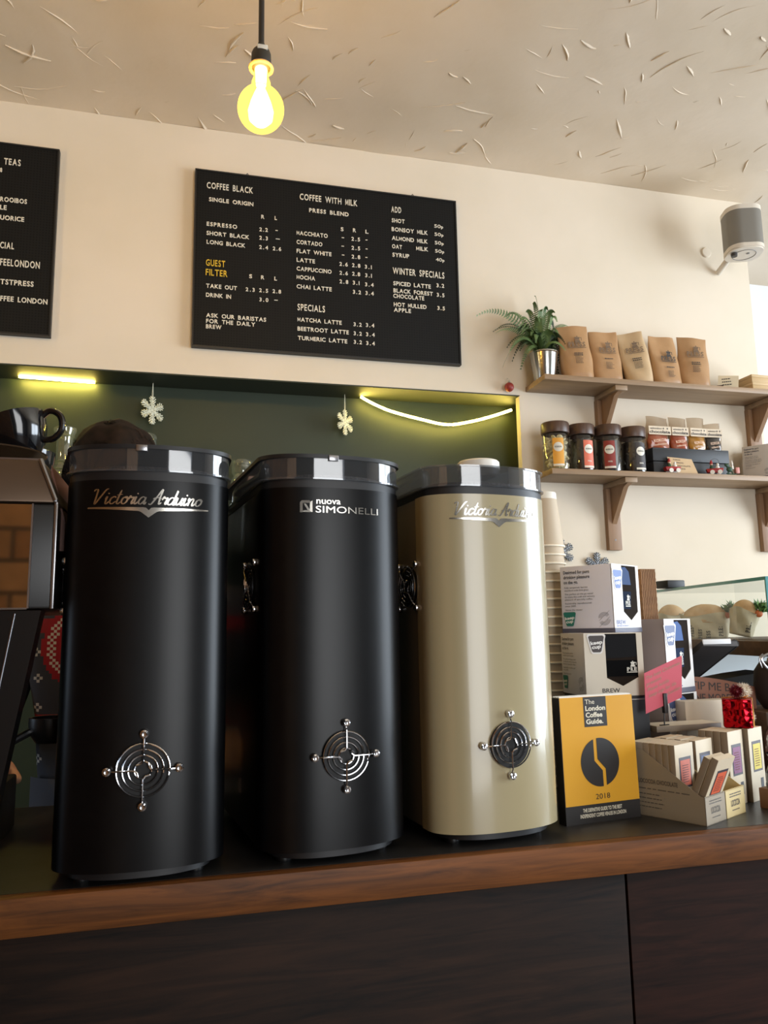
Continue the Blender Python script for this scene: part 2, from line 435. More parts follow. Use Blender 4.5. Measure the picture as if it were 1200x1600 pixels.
def grille(par, m, hole):
    g = obj('fan_grille', m.pop('rings'), chrome, par)
    return g
def fan_grille(par, c, axis, n_hole=True):
    """wire fan guard: rings, four spokes, four screws; faces -y or -x at centre c"""
    def Q(u, v, d): return (c[0]+u, c[1]-d, c[2]+v) if axis == 'y' else (c[0]-d, c[1]-u, c[2]+v)
    b = BM()
    for R_ in (.0345, .0268, .0192, .0112): ring(b, Q(0, 0, .0055), R_, .0012, axis)
    rot = 0 if axis == 'y' else PI/4
    for k in range(4):
        a = k*PI/2 + rot + .06; e = a - .22
        ro = .046 if axis == 'y' else .050
        tube(b, [Q(.0112*math.cos(a+.9), .0112*math.sin(a+.9), .0068), Q(.0085*math.cos(a+.3), .0085*math.sin(a+.3), .0075), Q(.012*math.cos(a-.06), .012*math.sin(a-.06), .0077), Q(.036*math.cos(a-.06), .036*math.sin(a-.06), .0077), Q(ro*math.cos(a-.06), ro*math.sin(a-.06), (.003-yfront(ro*math.cos(a-.06)) if axis == 'y' else .003))], .0012, 6)
    g = obj('fan_grille', b, chrome, par)
    for k in range(4):
        a = k*PI/2 + rot; ro = .047 if axis == 'y' else .051
        b = BM(); q = Q(ro*math.cos(a), ro*math.sin(a), 0)
        off = yfront(q[0])-.001 if axis == 'y' else 0
        vs = lathe(b, [(0, .0075), (.0026, .0075), (.0034, .008), (.0056, .0072), (.0062, .005), (.0058, .001), (.0045, -.004), (0, -.004)], 14, (0, 0, 0))
        for v in vs:
            x, y, z = v.co; v.co = Vector((q[0]+x, q[1]-z+off, q[2]+y)) if axis == 'y' else Vector((q[0]-z, q[1]+x, q[2]+y))
        obj('screw', b, chrome, g)
    if n_hole:
        b = BM(); h = lathe(b, [(0, 0), (.0345, 0), (.0345, -.004), (0, -.004)], 40)
        for v in h:
            x, y, z = v.co; v.co = Vector((c[0]+x, c[1]-.0012-z, c[2]+y)) if axis == 'y' else Vector((c[0]-.0008-z, c[1]+x, c[2]+y))
        obj('vent_opening', b, mat('vent_black', (10, 10, 11), .6), par)

SCRIPT = {  # pen strokes on a unit x-height
 'V': (1.5, [[(-.2, 1.75), (.0, 2.0), (.25, 1.9), (.3, 1.2), (.38, .0), (.8, .9), (1.25, 1.9), (1.55, 2.05)]]),
 'i': (.55, [[(.0, .6), (.15, 1), (.12, .25), (.28, .0), (.55, .35)], [(.2, 1.35), (.26, 1.5)]]),
 'c': (.8, [[(.7, .8), (.5, 1), (.15, .75), (.1, .25), (.4, 0), (.8, .35)]]),
 't': (.6, [[(.3, 1.9), (.18, .9), (.15, .2), (.35, 0), (.6, .3)], [(-.1, 1.2), (.6, 1.3)]]),
 'o': (.85, [[(.5, 1), (.15, .75), (.1, .25), (.4, 0), (.72, .35), (.7, .85), (.5, 1), (.55, .8), (.9, .8)]]),
 'r': (.7, [[(.0, .6), (.15, 1.1), (.3, .85), (.6, .95), (.5, .3), (.55, .02), (.75, .3)]]),
 'a': (.95, [[(.7, .9), (.4, 1), (.1, .6), (.12, .15), (.4, .02), (.72, .5), (.78, 1), (.74, .2), (.85, 0), (1.0, .3)]]),
 'A': (1.35, [[(-.15, .1), (.15, .0), (.6, 1.0), (1.05, 2.1), (1.02, 1.0), (1.1, .05), (1.35, .3)], [(.2, .75), (.7, .95), (1.25, .8)]]),
 'd': (1.0, [[(.7, .9), (.4, 1), (.1, .6), (.12, .15), (.4, .02), (.74, .5), (.9, 2.0), (.78, .6), (.78, .1), (.9, 0), (1.05, .3)]]),
 'u': (.95, [[(.0, .7), (.12, 1), (.1, .3), (.28, .02), (.6, .35), (.75, 1), (.7, .25), (.82, 0), (1.0, .35)]]),
 'n': (.95, [[(.0, .65), (.12, 1), (.12, .0), (.2, .6), (.5, 1), (.66, .8), (.62, .2), (.75, 0), (.98, .4)]]),
 ' ': (.55, [])}
def script_text(bm, s, x, z, wd, xh, curve):
    tot = sum(SCRIPT[c][0] for c in s); k = wd/tot; cx = x
    for ch in s:
        adv, st = SCRIPT[ch]
        for P in st:
            pts = catmull([(a, b_, 0) for a, b_ in P], 7)
            q = [Vector((cx + a.x*k + .30*a.y*xh, a.y*xh)) for a in pts]
            A, B = [], []
            for i, v in enumerate(q):
                d = (q[min(i+1, len(q)-1)]-q[max(i-1, 0)]); d = d.normalized() if d.length else Vector((1, 0)); nn = Vector((-d.y, d.x))
                h = xh*(.045 + .075*abs(d.y))*min(1, .45+min(i, len(q)-1-i)*.2)
                A.append(bm.verts.new(curve(Vector((v.x+nn.x*h, 0, z+v.y+nn.y*h))))); B.append(bm.verts.new(curve(Vector((v.x-nn.x*h, 0, z+v.y-nn.y*h)))))
            for i in range(len(q)-1): bm.faces.new((A[i], B[i], B[i+1], A[i+1]))
        cx += adv*k

def grinder(label, x, y, deg, body, side, badge, hole, cap, lid, D=.45):
    t = thing('coffee_grinder', label, 'coffee grinder', (x, y, TZ), math.radians(deg), 'coffee grinders on the counter')
    z0, z1 = .020, .548
    # front shell wraps the curved face, side panels behind it
    b = BM(); pl = plan(Wd, Ab, D); fr = [p for p in pl[:31]] + [(Wd, .078), (Wd-.002, .08), (-Wd+.002, .08), (-Wd, .078)]
    prism(b, fr, z0, z1); obj('front_shell', b, body, t)
    b = BM(); rear = [(-Wd+.0015, .078), (Wd-.0015, .078), (Wd-.0015, D-.03), (Wd-.012, D-.008), (Wd-.03, D), (-Wd+.03, D), (-Wd+.012, D-.008), (-Wd+.0015, D-.03)]
    prism(b, rear, z0+.002, z1-.001); obj('side_panels', b, side, t)
    b = BM(); prism(b, plan(Wd-.012, Ab, D-.012, .006), .010, z0+.004); obj('base_plate', b, collar, t)
    for sx in (-1, 1):
        for yy in (.055, D-.06):
            b = BM(); lathe(b, [(0, 0), (.011, 0), (.012, .004), (.010, .012), (0, .012)], 16, (sx*.075, yy, 0)); obj('foot', b, dark, t)
    # collar, clear hopper, beans, lid
    b = BM(); prism(b, plan(Wd-.001, Ab, D, .0005), z1, z1+.010); prism(b, plan(Wd-.003, Ab, D, .002), z1+.010, z1+.013); obj('collar', b, collar, t)
    hz0, hz1 = z1+.013, z1+.046
    b = BM(); prism(b, plan(Wd+.001, Ab, D, .001), hz0, hz1, False); prism(b, plan(Wd+.003, Ab, D, -.0005), hz0, hz0+.0025); h = obj('hopper', b, clear, t)
    b = BM(); prism(b, plan(Wd-.006, Ab, D-.01, .016), hz0+.003, hz0+.010, True); obj('coffee_beans', b, beans, h)['kind'] = 'stuff'
    b = BM(); prism(b, plan(Wd+.003, Ab, D, -.0005), hz1, hz1+(.006 if lid else .0025)); obj('lid', b, collar if lid else clear, t)
    if cap:
        b = BM(); lathe(b, [(.030, 0), (.036, .002), (.037, .012), (0, .012)], 40, (cap[0], cap[1], hz1+.0025)); k = obj('lid_knob', b, collar, t)
        b = BM(); lathe(b, [(0, .012), (.0372, .012), (.0378, .014), (.0374, .026), (.035, .0285), (0, .0285)], 40, (cap[0], cap[1], hz1+.0025)); obj('knob_top', b, mat('white_plastic', (228, 224, 214), .4), k, label='white top of the lid knob')
    for px in ((-.02,) if lid else ()):
        b = BM(); box(b, (px, -.003, hz1-.004), (px+.016, .004, hz1+.005), .001); obj('lid_clip', b, steel, t)
    fan_grille(t, (.003, 0.0, .150), 'y', hole)
    fan_grille(t, (-Wd+.0015, .112, .402), 'x', True)
    on = lambda q: Vector((q.x, yfront(q.x)-.0008, q.z))
    b = BM()
    silver = mat('silver_lettering', (205, 200, 190), .22, 1)
    if badge == 'script':
        script_text(b, 'Victoria Arduino', -.078, .513, .150, .0105, on)
        xs = [-.083+.166*i/48 for i in range(49)]; pv = None
        for xx in xs:
            u = abs(xx)/.083; th = .0004 + .0042*(1-u); lo = .507-th
            if abs(xx) < .012: lo -= .0085*(1-abs(xx)/.012)
            hi = .5085 if abs(xx) > .004 else .5085-.004*(1-abs(xx)/.004)
            a, c = b.verts.new(on(Vector((xx, 0, hi)))), b.verts.new(on(Vector((xx, 0, lo))))
            if pv: b.faces.new((pv[0], pv[1], c, a))
            pv = (a, c)
        obj('badge', b, silver, t, label='silver script lettering over a winged chevron')
    else:
        write(b, 'SIMONELLI', (-.040, 0, .509), h=.0100, wd=.103, bold=0, curve=on)
        write(b, 'nuova', (-.039, 0, .5225), h=.0095, wd=.038, bold=.008, curve=on)
        a, z_ = -.0635, .509; s = .0185
        for P in ([(0, 0), (.22, 0), (.22, .78), (.95, .78), (.78, 1), (.15, 1), (0, .85)], [(.78, .12), (1, 0), (1, 1), (.80, .82)], [(.05, .10), (.30, .02), (.92, .02), (.98, .2), (.3, .16)], [(.3, .72), (.48, .72), (.82, .16), (.62, .16)]):
            plate(b, [(u*s, v*s) for u, v in P], Vector((a, 0, z_)), curve=on)
        obj('badge', b, silver, t, label='silver lettering with a square emblem')
    return t
grinder('black coffee grinder with silver script badge, at the left end beside the espresso machine', -.058, 1.126, 1, blackpaint, blackgloss, 'script', True, None, True, .40)
grinder('black coffee grinder with block-letter badge, standing in the middle of the three', .224, 1.146, 7.5, blackpaint, blackgloss, 'block', True, None, True)
grinder('pearl white coffee grinder with white knob on its lid, beside the paper cups', .490, 1.162, 7, pearl, pearlside, 'script', True, (.02, .10), False)

# ------------------------------------------------------------------ espresso machine at the left
bronze = mat('brown_metal_trim', (96, 78, 62), .38, .6)
mirror = mat('mirror_panel', (190, 180, 170), .05, 1)
t = thing('espresso_machine', 'espresso machine with mirrored back panel and slanted black legs at the left edge', 'espresso machine', (-.45, 1.17, TZ))
b = BM(); box(b, (-.42, .0, .368), (.262, .38, .518), .004); obj('body', b, mat('machine_black', (20, 19, 18), .35), t)
b = BM(); box(b, (-.40, -.003, .370), (.231, .0, .516)); obj('mirror_panel', b, mirror, t, label='mirror-finish back panel')
b = BM(); box(b, (.231, -.0045, .369), (.2335, .0, .517)); box(b, (-.40, -.0035, .3675), (.231, 0, .370)); obj('panel_frame', b, steel, t)
b = BM(); box(b, (.2605, -.004, .368), (.2655, .002, .520), .001); obj('corner_strip', b, steel, t, label='bright corner strip')
b = BM()
vs = box(b, (-.44, -.006, .519), (.266, .39, .583), .003)
for v in vs:
    k = (v.co.z-.519)/.064
    if v.co.x > 0: v.co.x -= .026*k
    if v.co.y < .2: v.co.y += .012*k
obj('top_housing', b, bronze, t)
b = BM(); box(b, (-.43, .02, .584), (.235, .375, .588)); obj('cup_tray', b, steel, t)
b = BM(); tube(b, [(.238, .004, .583), (.2635, -.0085, .521)], .0035, 8); obj('corner_trim', b, steel, t)
# rust brown side wing rising behind the corner
b = BM(); vs = extrude_xz(b, [(.245, .455), (.268, .455), (.268, .50), (.245, .585)], .05, .37); obj('side_wing', b, mat('red_brown_panel', (110, 70, 55), .35), t)
# slanted leg panels
for yy in (.0, .33):
    sx_ = 0 if yy == 0 else -.16
    b = BM(); extrude_xz(b, [(.249+sx_, .366), (.195+sx_, .366), (.135+sx_, .0), (.188+sx_, .0)], yy, yy+.035); obj('leg', b, mat('leg_black', (13, 13, 14), .3), t)
b = BM(); tube(b, [(.216, -.003, .362), (.172, -.003, .06)], .0013, 6); obj('leg_trim', b, steel, t)
b = BM(); box(b, (-.42, .10, .0), (.16, .37, .09), .004); obj('drip_tray', b, mat('tray_black', (15, 14, 14), .4), t)
b = BM(); tube(b, catmull([(.245, .30, .38), (.262, .27, .33), (.262, .25, .24), (.255, .24, .16)], 6), .004, 10); obj('steam_wand', b, steel, t)
t = thing('portafilter', 'black portafilter with wooden handle hanging between the machine leg and the left grinder', 'portafilter', (-.205, 1.33, 1.255))
b = BM(); lathe(b, [(0, -.018), (.022, -.018), (.030, -.006), (.033, .008), (.033, .020), (.029, .020), (.028, 0), (0, -.004)], 24); obj('basket', b, mat('portafilter_black', (20, 20, 20), .35), t)
b = BM(); tube(b, [(-.028, -.012, .0), (-.055, -.035, -.014)], .006, 10); obj('neck', b, steel, t)
b = BM(); tube(b, [(-.05, -.032, -.012), (-.07, -.05, -.024), (-.11, -.085, -.045), (-.128, -.10, -.054)], [.008, .010, .011, .008], 12); obj('handle', b, wood('handle_wood', (130, 92, 58), (96, 64, 40), .4, 0, 4), t, label='wooden handle')
# tilted black cup and the cups under it
cupblack = mat('glazed_black', (14, 14, 16), .12, 0, .5)
cupin = mat('cup_inside', (188, 170, 156), .4)
def cup(name, label, loc, rot, R0=.046, H=.060):
    t = thing(name, label, 'cup', loc, 0, 'cups on the espresso machine'); t.rotation_euler = rot
    b = BM(); lathe(b, [(0, 0), (.024, 0), (.026, .003), (.036, .016), (.043, .036), (R0, H), (R0-.0012, H+.0006)], 40); obj('bowl', b, cupblack, t)
    b = BM(); lathe(b, [(R0-.0012, H+.0006), (R0-.003, H), (.039, .036), (.032, .016), (0, .006)], 40); obj('inside', b, cupin, t, label='pale glazed inside')
    b = BM(); tube(b, catmull([(.040, 0, .050), (.056, 0, .055), (.068, 0, .042), (.064, 0, .022), (.048, 0, .012), (.034, 0, .014)], 6), [.005]*31, 10); obj('handle', b, cupblack, t)
    return t
t = thing('saucer', 'dark saucer lying on top of the espresso machine under the tilted cup', 'saucer', (-.290, 1.25, TZ+.5883))
b = BM(); lathe(b, [(0, 0), (.03, 0), (.034, .003), (.072, .016), (.073, .018), (.070, .0185), (.033, .0065), (0, .005)], 44); obj('dish', b, mat('saucer_brown', (70, 54, 38), .15, .3), t)
cup('coffee_cup', 'glossy black cup tilted on a saucer on top of the espresso machine', (-.246, 1.238, 1.6715), (math.radians(2), math.radians(-19), math.radians(-12)))
cup('coffee_cup', 'black cup with pale inside, upright behind the tilted cup', (-.275, 1.40, TZ+.5883), (0, 0, 2.4), .045, .055)

# ------------------------------------------------------------------ pendant bulb
t = thing('pendant_lamp', 'bare globe bulb glowing yellow on a black pendant rod', 'pendant lamp', (.127, 1.5, 2.508))
b = BM(); tube(b, [(0, 0, .140), (0, 0, CZ-2.508)], .0062, 14); obj('rod', b, mat('rod_black', (40, 36, 30), .5), t)
b = BM(); lathe(b, [(0, .148), (.0075, .148), (.0085, .140), (.018, .130), (.021, .122), (.0215, .096), (.019, .090), (0, .090)], 28); hd = obj('lamp_holder', b, mat('holder_black', (50, 45, 36), .5), t)
b = BM(); box(b, (-.010, -.0215, .121), (.012, -.017, .131), .001); obj('rating_label', b, mat('label_white', (220, 215, 200), .5), hd, label='small white label')
b = BM(); ring(b, (0, 0, .090), .0235, .0035, 'z', 36, 8); obj('shade_ring', b, mat('ring_cream', (190, 160, 110), .4), hd)
gm = bpy.data.materials.new('amber_bulb_glass'); gm.use_nodes = True
nt = gm.node_tree; nt.nodes.remove(nt.nodes['Principled BSDF'])
tr = N(gm, 'ShaderNodeBsdfTransparent'); tr.inputs[0].default_value = lin((255, 226, 140))
em = N(gm, 'ShaderNodeEmission', Strength=1.0); em.inputs[0].default_value = (1, .80, .16, 1)
ad = N(gm, 'ShaderNodeAddShader'); L(gm, tr.outputs[0], ad.inputs[0]); L(gm, em.outputs[0], ad.inputs[1]); L(gm, ad.outputs[0], nt.nodes['Material Output'].inputs[0])
b = BM(); lathe(b, [(.014, .088), (.015, .070), (.020, .055)] + [(.0492*math.sin(a), .0492*math.cos(a)-.006) for a in [PI*(.14+.86*i/24) for i in range(24)]] + [(0, -.0552)], 40); bulb = obj('bulb', b, gm, t)
fil = mat('filament', (255, 240, 190), .5, emit=9)
b = BM(); lathe(b, [(0, .046), (.008, .044), (.014, .030), (.022, .008), (.027, -.012), (.025, -.030), (.015, -.041), (0, -.044)], 28); obj('glowing_core', b, fil, bulb)
b = BM(); lathe(b, [(0, .088), (.013, .088), (.011, .05), (.006, .04), (0, .04)], 16); obj('stem', b, fil, bulb)

# ------------------------------------------------------------------ letter boards
boardm = mat('letter_board_black', (30, 30, 29), .6)
def peg(m):
    tc = N(m, 'ShaderNodeTexCoord'); mp = N(m, 'ShaderNodeMapping'); mp.inputs['Scale'].default_value = (1, 0, 1)
    vo = N(m, 'ShaderNodeTexVoronoi', Scale=110, Randomness=0); L(m, tc.outputs['Object'], mp.inputs[0]); L(m, mp.outputs[0], vo.inputs['Vector'])
    rp = N(m, 'ShaderNodeValToRGB'); rp.color_ramp.elements[0].position = .18; rp.color_ramp.elements[1].position = .30
    rp.color_ramp.elements[0].color = lin((5, 5, 5)); rp.color_ramp.elements[1].color = lin((20, 20, 19))
    L(m, vo.outputs['Distance'], rp.inputs[0]); L(m, rp.outputs[0], bsdf(m).inputs['Base Color'])
peg(boardm); bsdf(boardm).inputs['Specular IOR Level'].default_value = .2
frame_m = mat('board_frame', (26, 25, 24), .5)
letters = mat('cream_letters', (226, 218, 200), .5); letters_y = mat('yellow_letters', (214, 176, 50), .5)
BOARD_TEXT = [('COFFEE BLACK', 0.03, 2.896, 0.155, 0.0204),
 ('SINGLE ORIGIN', 0.038, 2.849, 0.149, 0.013),
 ('R', 0.214, 2.807, 0.011, 0.0124),
 ('L', 0.26, 2.808, 0.008, 0.0124),
 ('ESPRESSO', 0.032, 2.759, 0.101, 0.0129),
 ('SHORT BLACK', 0.032, 2.726, 0.142, 0.0129),
 ('LONG BLACK', 0.033, 2.694, 0.128, 0.0129),
 ('2.2', 0.208, 2.76, 0.029, 0.0123),
 ('-', 0.263, 2.764, 0.008, 0.0124),
 ('2.3', 0.208, 2.729, 0.029, 0.0123),
 ('-', 0.264, 2.733, 0.014, 0.0124),
 ('2.4', 0.208, 2.695, 0.03, 0.0123),
 ('2.6', 0.254, 2.695, 0.029, 0.0123),
 ('*GUEST', 0.032, 2.616, 0.063, 0.0209),
 ('*FILTER', 0.032, 2.582, 0.071, 0.0208),
 ('S', 0.175, 2.586, 0.01, 0.0122),
 ('R', 0.215, 2.586, 0.011, 0.0122),
 ('L', 0.26, 2.586, 0.009, 0.0123),
 ('TAKE OUT', 0.034, 2.538, 0.101, 0.0128),
 ('2.3', 0.164, 2.538, 0.03, 0.0121),
 ('2.5', 0.209, 2.539, 0.03, 0.0122),
 ('2.8', 0.254, 2.54, 0.029, 0.0122),
 ('DRINK IN', 0.034, 2.506, 0.082, 0.0128),
 ('3.0', 0.21, 2.506, 0.03, 0.0122),
 ('-', 0.26, 2.51, 0.012, 0.0122),
 ('ASK OUR BARISTAS', 0.036, 2.435, 0.197, 0.0127),
 ('FOR THE DAILY', 0.036, 2.415, 0.161, 0.0127),
 ('BREW', 0.036, 2.396, 0.05, 0.0127),
 ('COFFEE WITH MILK', 0.347, 2.895, 0.206, 0.021),
 ('PRESS BLEND', 0.38, 2.852, 0.141, 0.0134),
 ('S', 0.492, 2.794, 0.01, 0.0127),
 ('R', 0.536, 2.795, 0.011, 0.0127),
 ('L', 0.581, 2.795, 0.011, 0.0128),
 ('MACCHIATO', 0.336, 2.762, 0.109, 0.0133),
 ('-', 0.495, 2.764, 0.009, 0.0127),
 ('2.5', 0.53, 2.762, 0.031, 0.0127),
 ('-', 0.581, 2.765, 0.007, 0.0128),
 ('CORTADO', 0.336, 2.728, 0.09, 0.0133),
 ('-', 0.494, 2.732, 0.009, 0.0126),
 ('2.5', 0.53, 2.728, 0.031, 0.0127),
 ('-', 0.581, 2.731, 0.007, 0.0127),
 ('FLAT WHITE', 0.336, 2.695, 0.122, 0.0133),
 ('-', 0.495, 2.699, 0.009, 0.0126),
 ('2.8', 0.53, 2.695, 0.031, 0.0127),
 ('-', 0.58, 2.699, 0.007, 0.0127),
 ('LATTE', 0.336, 2.662, 0.064, 0.0132),
 ('2.6', 0.486, 2.663, 0.03, 0.0126),
 ('2.8', 0.531, 2.663, 0.03, 0.0126),
 ('3.1', 0.577, 2.662, 0.025, 0.0127),
 ('CAPPUCCINO', 0.336, 2.63, 0.122, 0.0132),
 ('2.6', 0.486, 2.63, 0.03, 0.0126),
 ('2.8', 0.531, 2.631, 0.029, 0.0126),
 ('3.1', 0.578, 2.63, 0.024, 0.0127),
 ('MOCHA', 0.336, 2.599, 0.064, 0.0132),
 ('2.8', 0.486, 2.598, 0.031, 0.0125),
 ('3.1', 0.533, 2.598, 0.024, 0.0126),
 ('3.4', 0.577, 2.596, 0.031, 0.0126),
 ('CHAI LATTE', 0.336, 2.565, 0.122, 0.0132),
 ('3.2', 0.533, 2.564, 0.029, 0.0126),
 ('3.4', 0.578, 2.564, 0.03, 0.0126),
 ('SPECIALS', 0.339, 2.486, 0.095, 0.0213),
 ('MATCHA LATTE', 0.339, 2.446, 0.153, 0.0131),
 ('3.2', 0.534, 2.445, 0.029, 0.0125),
 ('3.4', 0.578, 2.446, 0.03, 0.0125),
 ('BEETROOT LATTE', 0.339, 2.413, 0.178, 0.0131),
 ('3.2', 0.534, 2.412, 0.029, 0.0125),
 ('3.4', 0.578, 2.412, 0.031, 0.0125),
 ('TURMERIC LATTE', 0.34, 2.38, 0.171, 0.013),
 ('3.2', 0.534, 2.381, 0.029, 0.0124),
 ('3.4', 0.578, 2.38, 0.031, 0.0125),
 ('ADD', 0.678, 2.889, 0.037, 0.0207),
 ('SHOT', 0.679, 2.85, 0.048, 0.0138),
 ('50p', 0.839, 2.848, 0.034, 0.0131),
 ('BONSOY MILK', 0.678, 2.816, 0.135, 0.0138),
 ('50p', 0.839, 2.816, 0.034, 0.0131),
 ('ALMOND MILK', 0.678, 2.782, 0.134, 0.0137),
 ('50p', 0.839, 2.783, 0.034, 0.0131),
 ('OAT', 0.678, 2.75, 0.037, 0.0137),
 ('MILK', 0.768, 2.752, 0.045, 0.0138),
 ('50p', 0.839, 2.751, 0.035, 0.013),
 ('SYRUP', 0.679, 2.718, 0.062, 0.0137),
 ('40p', 0.841, 2.718, 0.033, 0.013),
 ('WINTER SPECIALS', 0.679, 2.653, 0.193, 0.0222),
 ('SPICED LATTE', 0.68, 2.61, 0.139, 0.0136),
 ('3.2', 0.841, 2.618, 0.029, 0.013),
 ('BLACK FOREST', 0.68, 2.583, 0.146, 0.0136),
 ('3.5', 0.841, 2.582, 0.029, 0.0129),
 ('CHOCOLATE', 0.679, 2.563, 0.114, 0.0136),
 ('HOT MULLED', 0.68, 2.531, 0.121, 0.0136),
 ('APPLE', 0.68, 2.511, 0.063, 0.0135),
 ('3.5', 0.842, 2.532, 0.028, 0.0129)]
BOARD2_TEXT = [('TEAS', -0.602, 2.894, 0.049, 0.02), ('8', -0.612, 2.866, 0.006, 0.0128), ('ROOIBOS', -0.606, 2.766, 0.078, 0.0142), ('LE', -0.605, 2.738, 0.019, 0.0142), ('UORICE', -0.603, 2.704, 0.07, 0.0141), ('CIAL', -0.598, 2.608, 0.04, 0.0197), ('FEELONDON', -0.595, 2.551, 0.115, 0.021), ('TSTPRESS', -0.591, 2.489, 0.096, 0.0154), ('FFEE LONDON', -0.588, 2.434, 0.136, 0.0153)]

def letter_board(label, x0, z0, w, h, text, nails):
    t = thing('letter_board', label, 'menu board', (x0, 2.48, z0), 0, 'menu boards on the back wall')
    b = BM(); box(b, (0.004, 0, .004), (w-.004, .012, h-.004)); obj('panel', b, boardm, t)
    b = BM(); box(b, (0, -.003, 0), (w, .018, .005)); box(b, (0, -.003, h-.005), (w, .018, h)); box(b, (0, -.003, .005), (.005, .018, h-.005)); box(b, (w-.005, -.003, .005), (w, .018, h-.005)); obj('frame', b, frame_m, t)
    for s, x, z, wd, hh in text:
        yl = s.startswith('*'); s = s.strip('*'); b = BM()
        if s.endswith('0p'):
            write(b, s[:-1], (x-x0, -.0005, z-z0), h=hh*.95, wd=wd*.72, bold=.006, thick=.002)
            write(b, 'p', (x-x0+wd*.77, -.0005, z-z0), h=hh*.8, wd=wd*.23, bold=.02, thick=.002)
        elif s == '-': box(b, (x-x0, -.0025, z-z0+hh*.3), (x-x0+wd, 0, z-z0+hh*.48))
        else: write_spaced(b, s, (x-x0, -.0005, z-z0), hh*1.04, wd, .022 if hh < .016 else .014)
        obj('menu_line', b, letters_y if yl else letters, t)
    for nx in nails:
        b = BM(); tube(b, [(nx-.006, .004, h), (nx, .004, h+.009), (nx+.006, .004, h)], .0016, 6); obj('hook', b, frame_m, t)
letter_board('wide black menu board headed COFFEE BLACK hung under the pendant bulb', -.009, 2.331, .935, .632, BOARD_TEXT, (.175, .77))
letter_board('black menu board headed TEAS, cut by the left edge', -1.376, 2.329, .937, .640, BOARD2_TEXT, ())

# ------------------------------------------------------------------ LED strips, snowflakes
led = mat('led_light', (255, 226, 110), .5, emit=62); led2 = mat('led_light_bright', (255, 226, 110), .5, emit=150)
ledb = mat('led_tape', (225, 205, 120), .5)
def led_strip(label, pts, r, m=None):
    t = thing('led_strip', label, 'light strip', (0, 0, 0), 0, 'light strips under the niche top')
    b = BM(); tube(b, pts, r, 8); obj('light_tape', b, m or led, t)
    b = BM(); tube(b, [Vector(p)+Vector((0, .004, .0022)) for p in pts], .0022, 6); obj('backing', b, ledb, t)
led_strip('short straight light strip glowing under the niche top at left', [(-.549, 2.606, 2.2335), (-.43, 2.614, 2.2335), (-.319, 2.622, 2.2335)], .0042, led2)
led_strip('light strip sagging loose under the niche top at its right end', catmull([(.585, 2.605, 2.233), (.62, 2.602, 2.213), (.693, 2.60, 2.184), (.813, 2.60, 2.158), (.911, 2.60, 2.144), (1.012, 2.60, 2.163), (1.10, 2.60, 2.190), (1.165, 2.60, 2.214)], 6), .0045)
glit = mat('glitter_white', (228, 226, 205), .35, .1); vary(glit, (190, 188, 160), 300, bump=.6, bscale=500)
glit2 = mat('glitter_silver', (150, 152, 155), .3, .6); vary(glit2, (90, 92, 96), 300, bump=.6, bscale=500)
def snowflake(label, x, y, z, R, top, m, rz=0, group='snowflake ornaments'):
    t = thing('snowflake_ornament', label, 'ornament', (x, y, z), rz, group); b = BM()
    for k in range(6):
        a = k*PI/3 + PI/6; ca, sa = math.cos(a), math.sin(a)
        P = lambda d, o: (d*ca-o*sa, 0, d*sa+o*ca)
        tube(b, [P(0, 0), P(R*.98, 0)], R*.055, 6)
        for d, l in ((.30, .26), (.48, .34), (.66, .36), (.86, .24)):
            for s in (-1, 1): tube(b, [P(R*(d-.06), 0), P(R*(d+l*.65), s*R*l*.75)], R*.05, 6)
        for s in (0, 1): ball(b, P(R*(.5+.5*s), 0), R*.075, 8, 6)
        tube(b, [P(R*.24, -R*.14), P(R*.36, 0), P(R*.24, R*.14)], R*.05, 6)
    ring(b, (0, 0, 0), R*.2, R*.05, 'y', 18, 6)
    obj('flake', b, m, t, 1.2)
    if top:
        b = BM(); tube(b, [(-.0015, 0, R*.9), (-.002, 0, (top-z)*.6), (0, 0, top-z)], .0009, 5); tube(b, [(.0015, 0, R*.9), (.002, 0, (top-z)*.6), (0, 0, top-z)], .0009, 5); obj('string', b, mat('white_string', (230, 225, 200), .6), t)
snowflake('white glitter snowflake hanging above the left black grinder', -.132, 2.6, 2.142, .046, 2.236, glit, .7)
snowflake('white glitter snowflake hanging above the middle grinder', .525, 2.6, 2.133, .044, 2.236, glit, .7)
snowflake('silver glitter snowflake on the wall beside the paper cup stack', 1.285, 2.492, 1.665, .048, 0, glit2)
snowflake('silver glitter snowflake on the wall peeking above the white keep-cup carton', 1.425, 2.492, 1.615, .048, 0, glit2)

# ------------------------------------------------------------------ jars and bottles on the niche ledge
jarg = thin_glass('jar_glass', (232, 236, 206), .14, .06, .14)
def jar(label, x, y, R, H):
    t = thing('glass_jar', label, 'jar', (x, y, 1.68), 0, 'glassware on the niche ledge')
    b = BM(); lathe(b, [(0, 0), (R*.95, 0), (R, .008), (R, H*.74), (R*.86, H*.83), (R*.72, H*.86), (R*.72, H*.89), (R*.86, H*.90), (R*.88, H*.93), (R*.86, H), (R*.80, H)], 32)
    for k in range(5): ring(b, (0, 0, H*(.15+.13*k)), R*1.0, .003, 'z', 24, 5)
    obj('body', b, jarg, t)
    b = BM(); lathe(b, [(0, H+.001), (R*.9, H+.001), (R*.9, H+.010), (R*.8, H+.018), (0, H+.018)], 28); obj('lid', b, jarg, t)
jar('glass jar seen between the left and middle grinders', .162, 2.545, .038, .270)
jar('glass jar hidden lower beside the jar between the grinders', .083, 2.56, .032, .23)
jar('glass jar peeking out behind the dark-haired head', -.150, 2.545, .042, .345)
t = thing('glass_carafe', 'ribbed glass bottle of amber liquid behind the tilted black cup', 'bottle', (-.392, 2.545, 1.68), 0, 'glassware on the niche ledge')
b = BM()
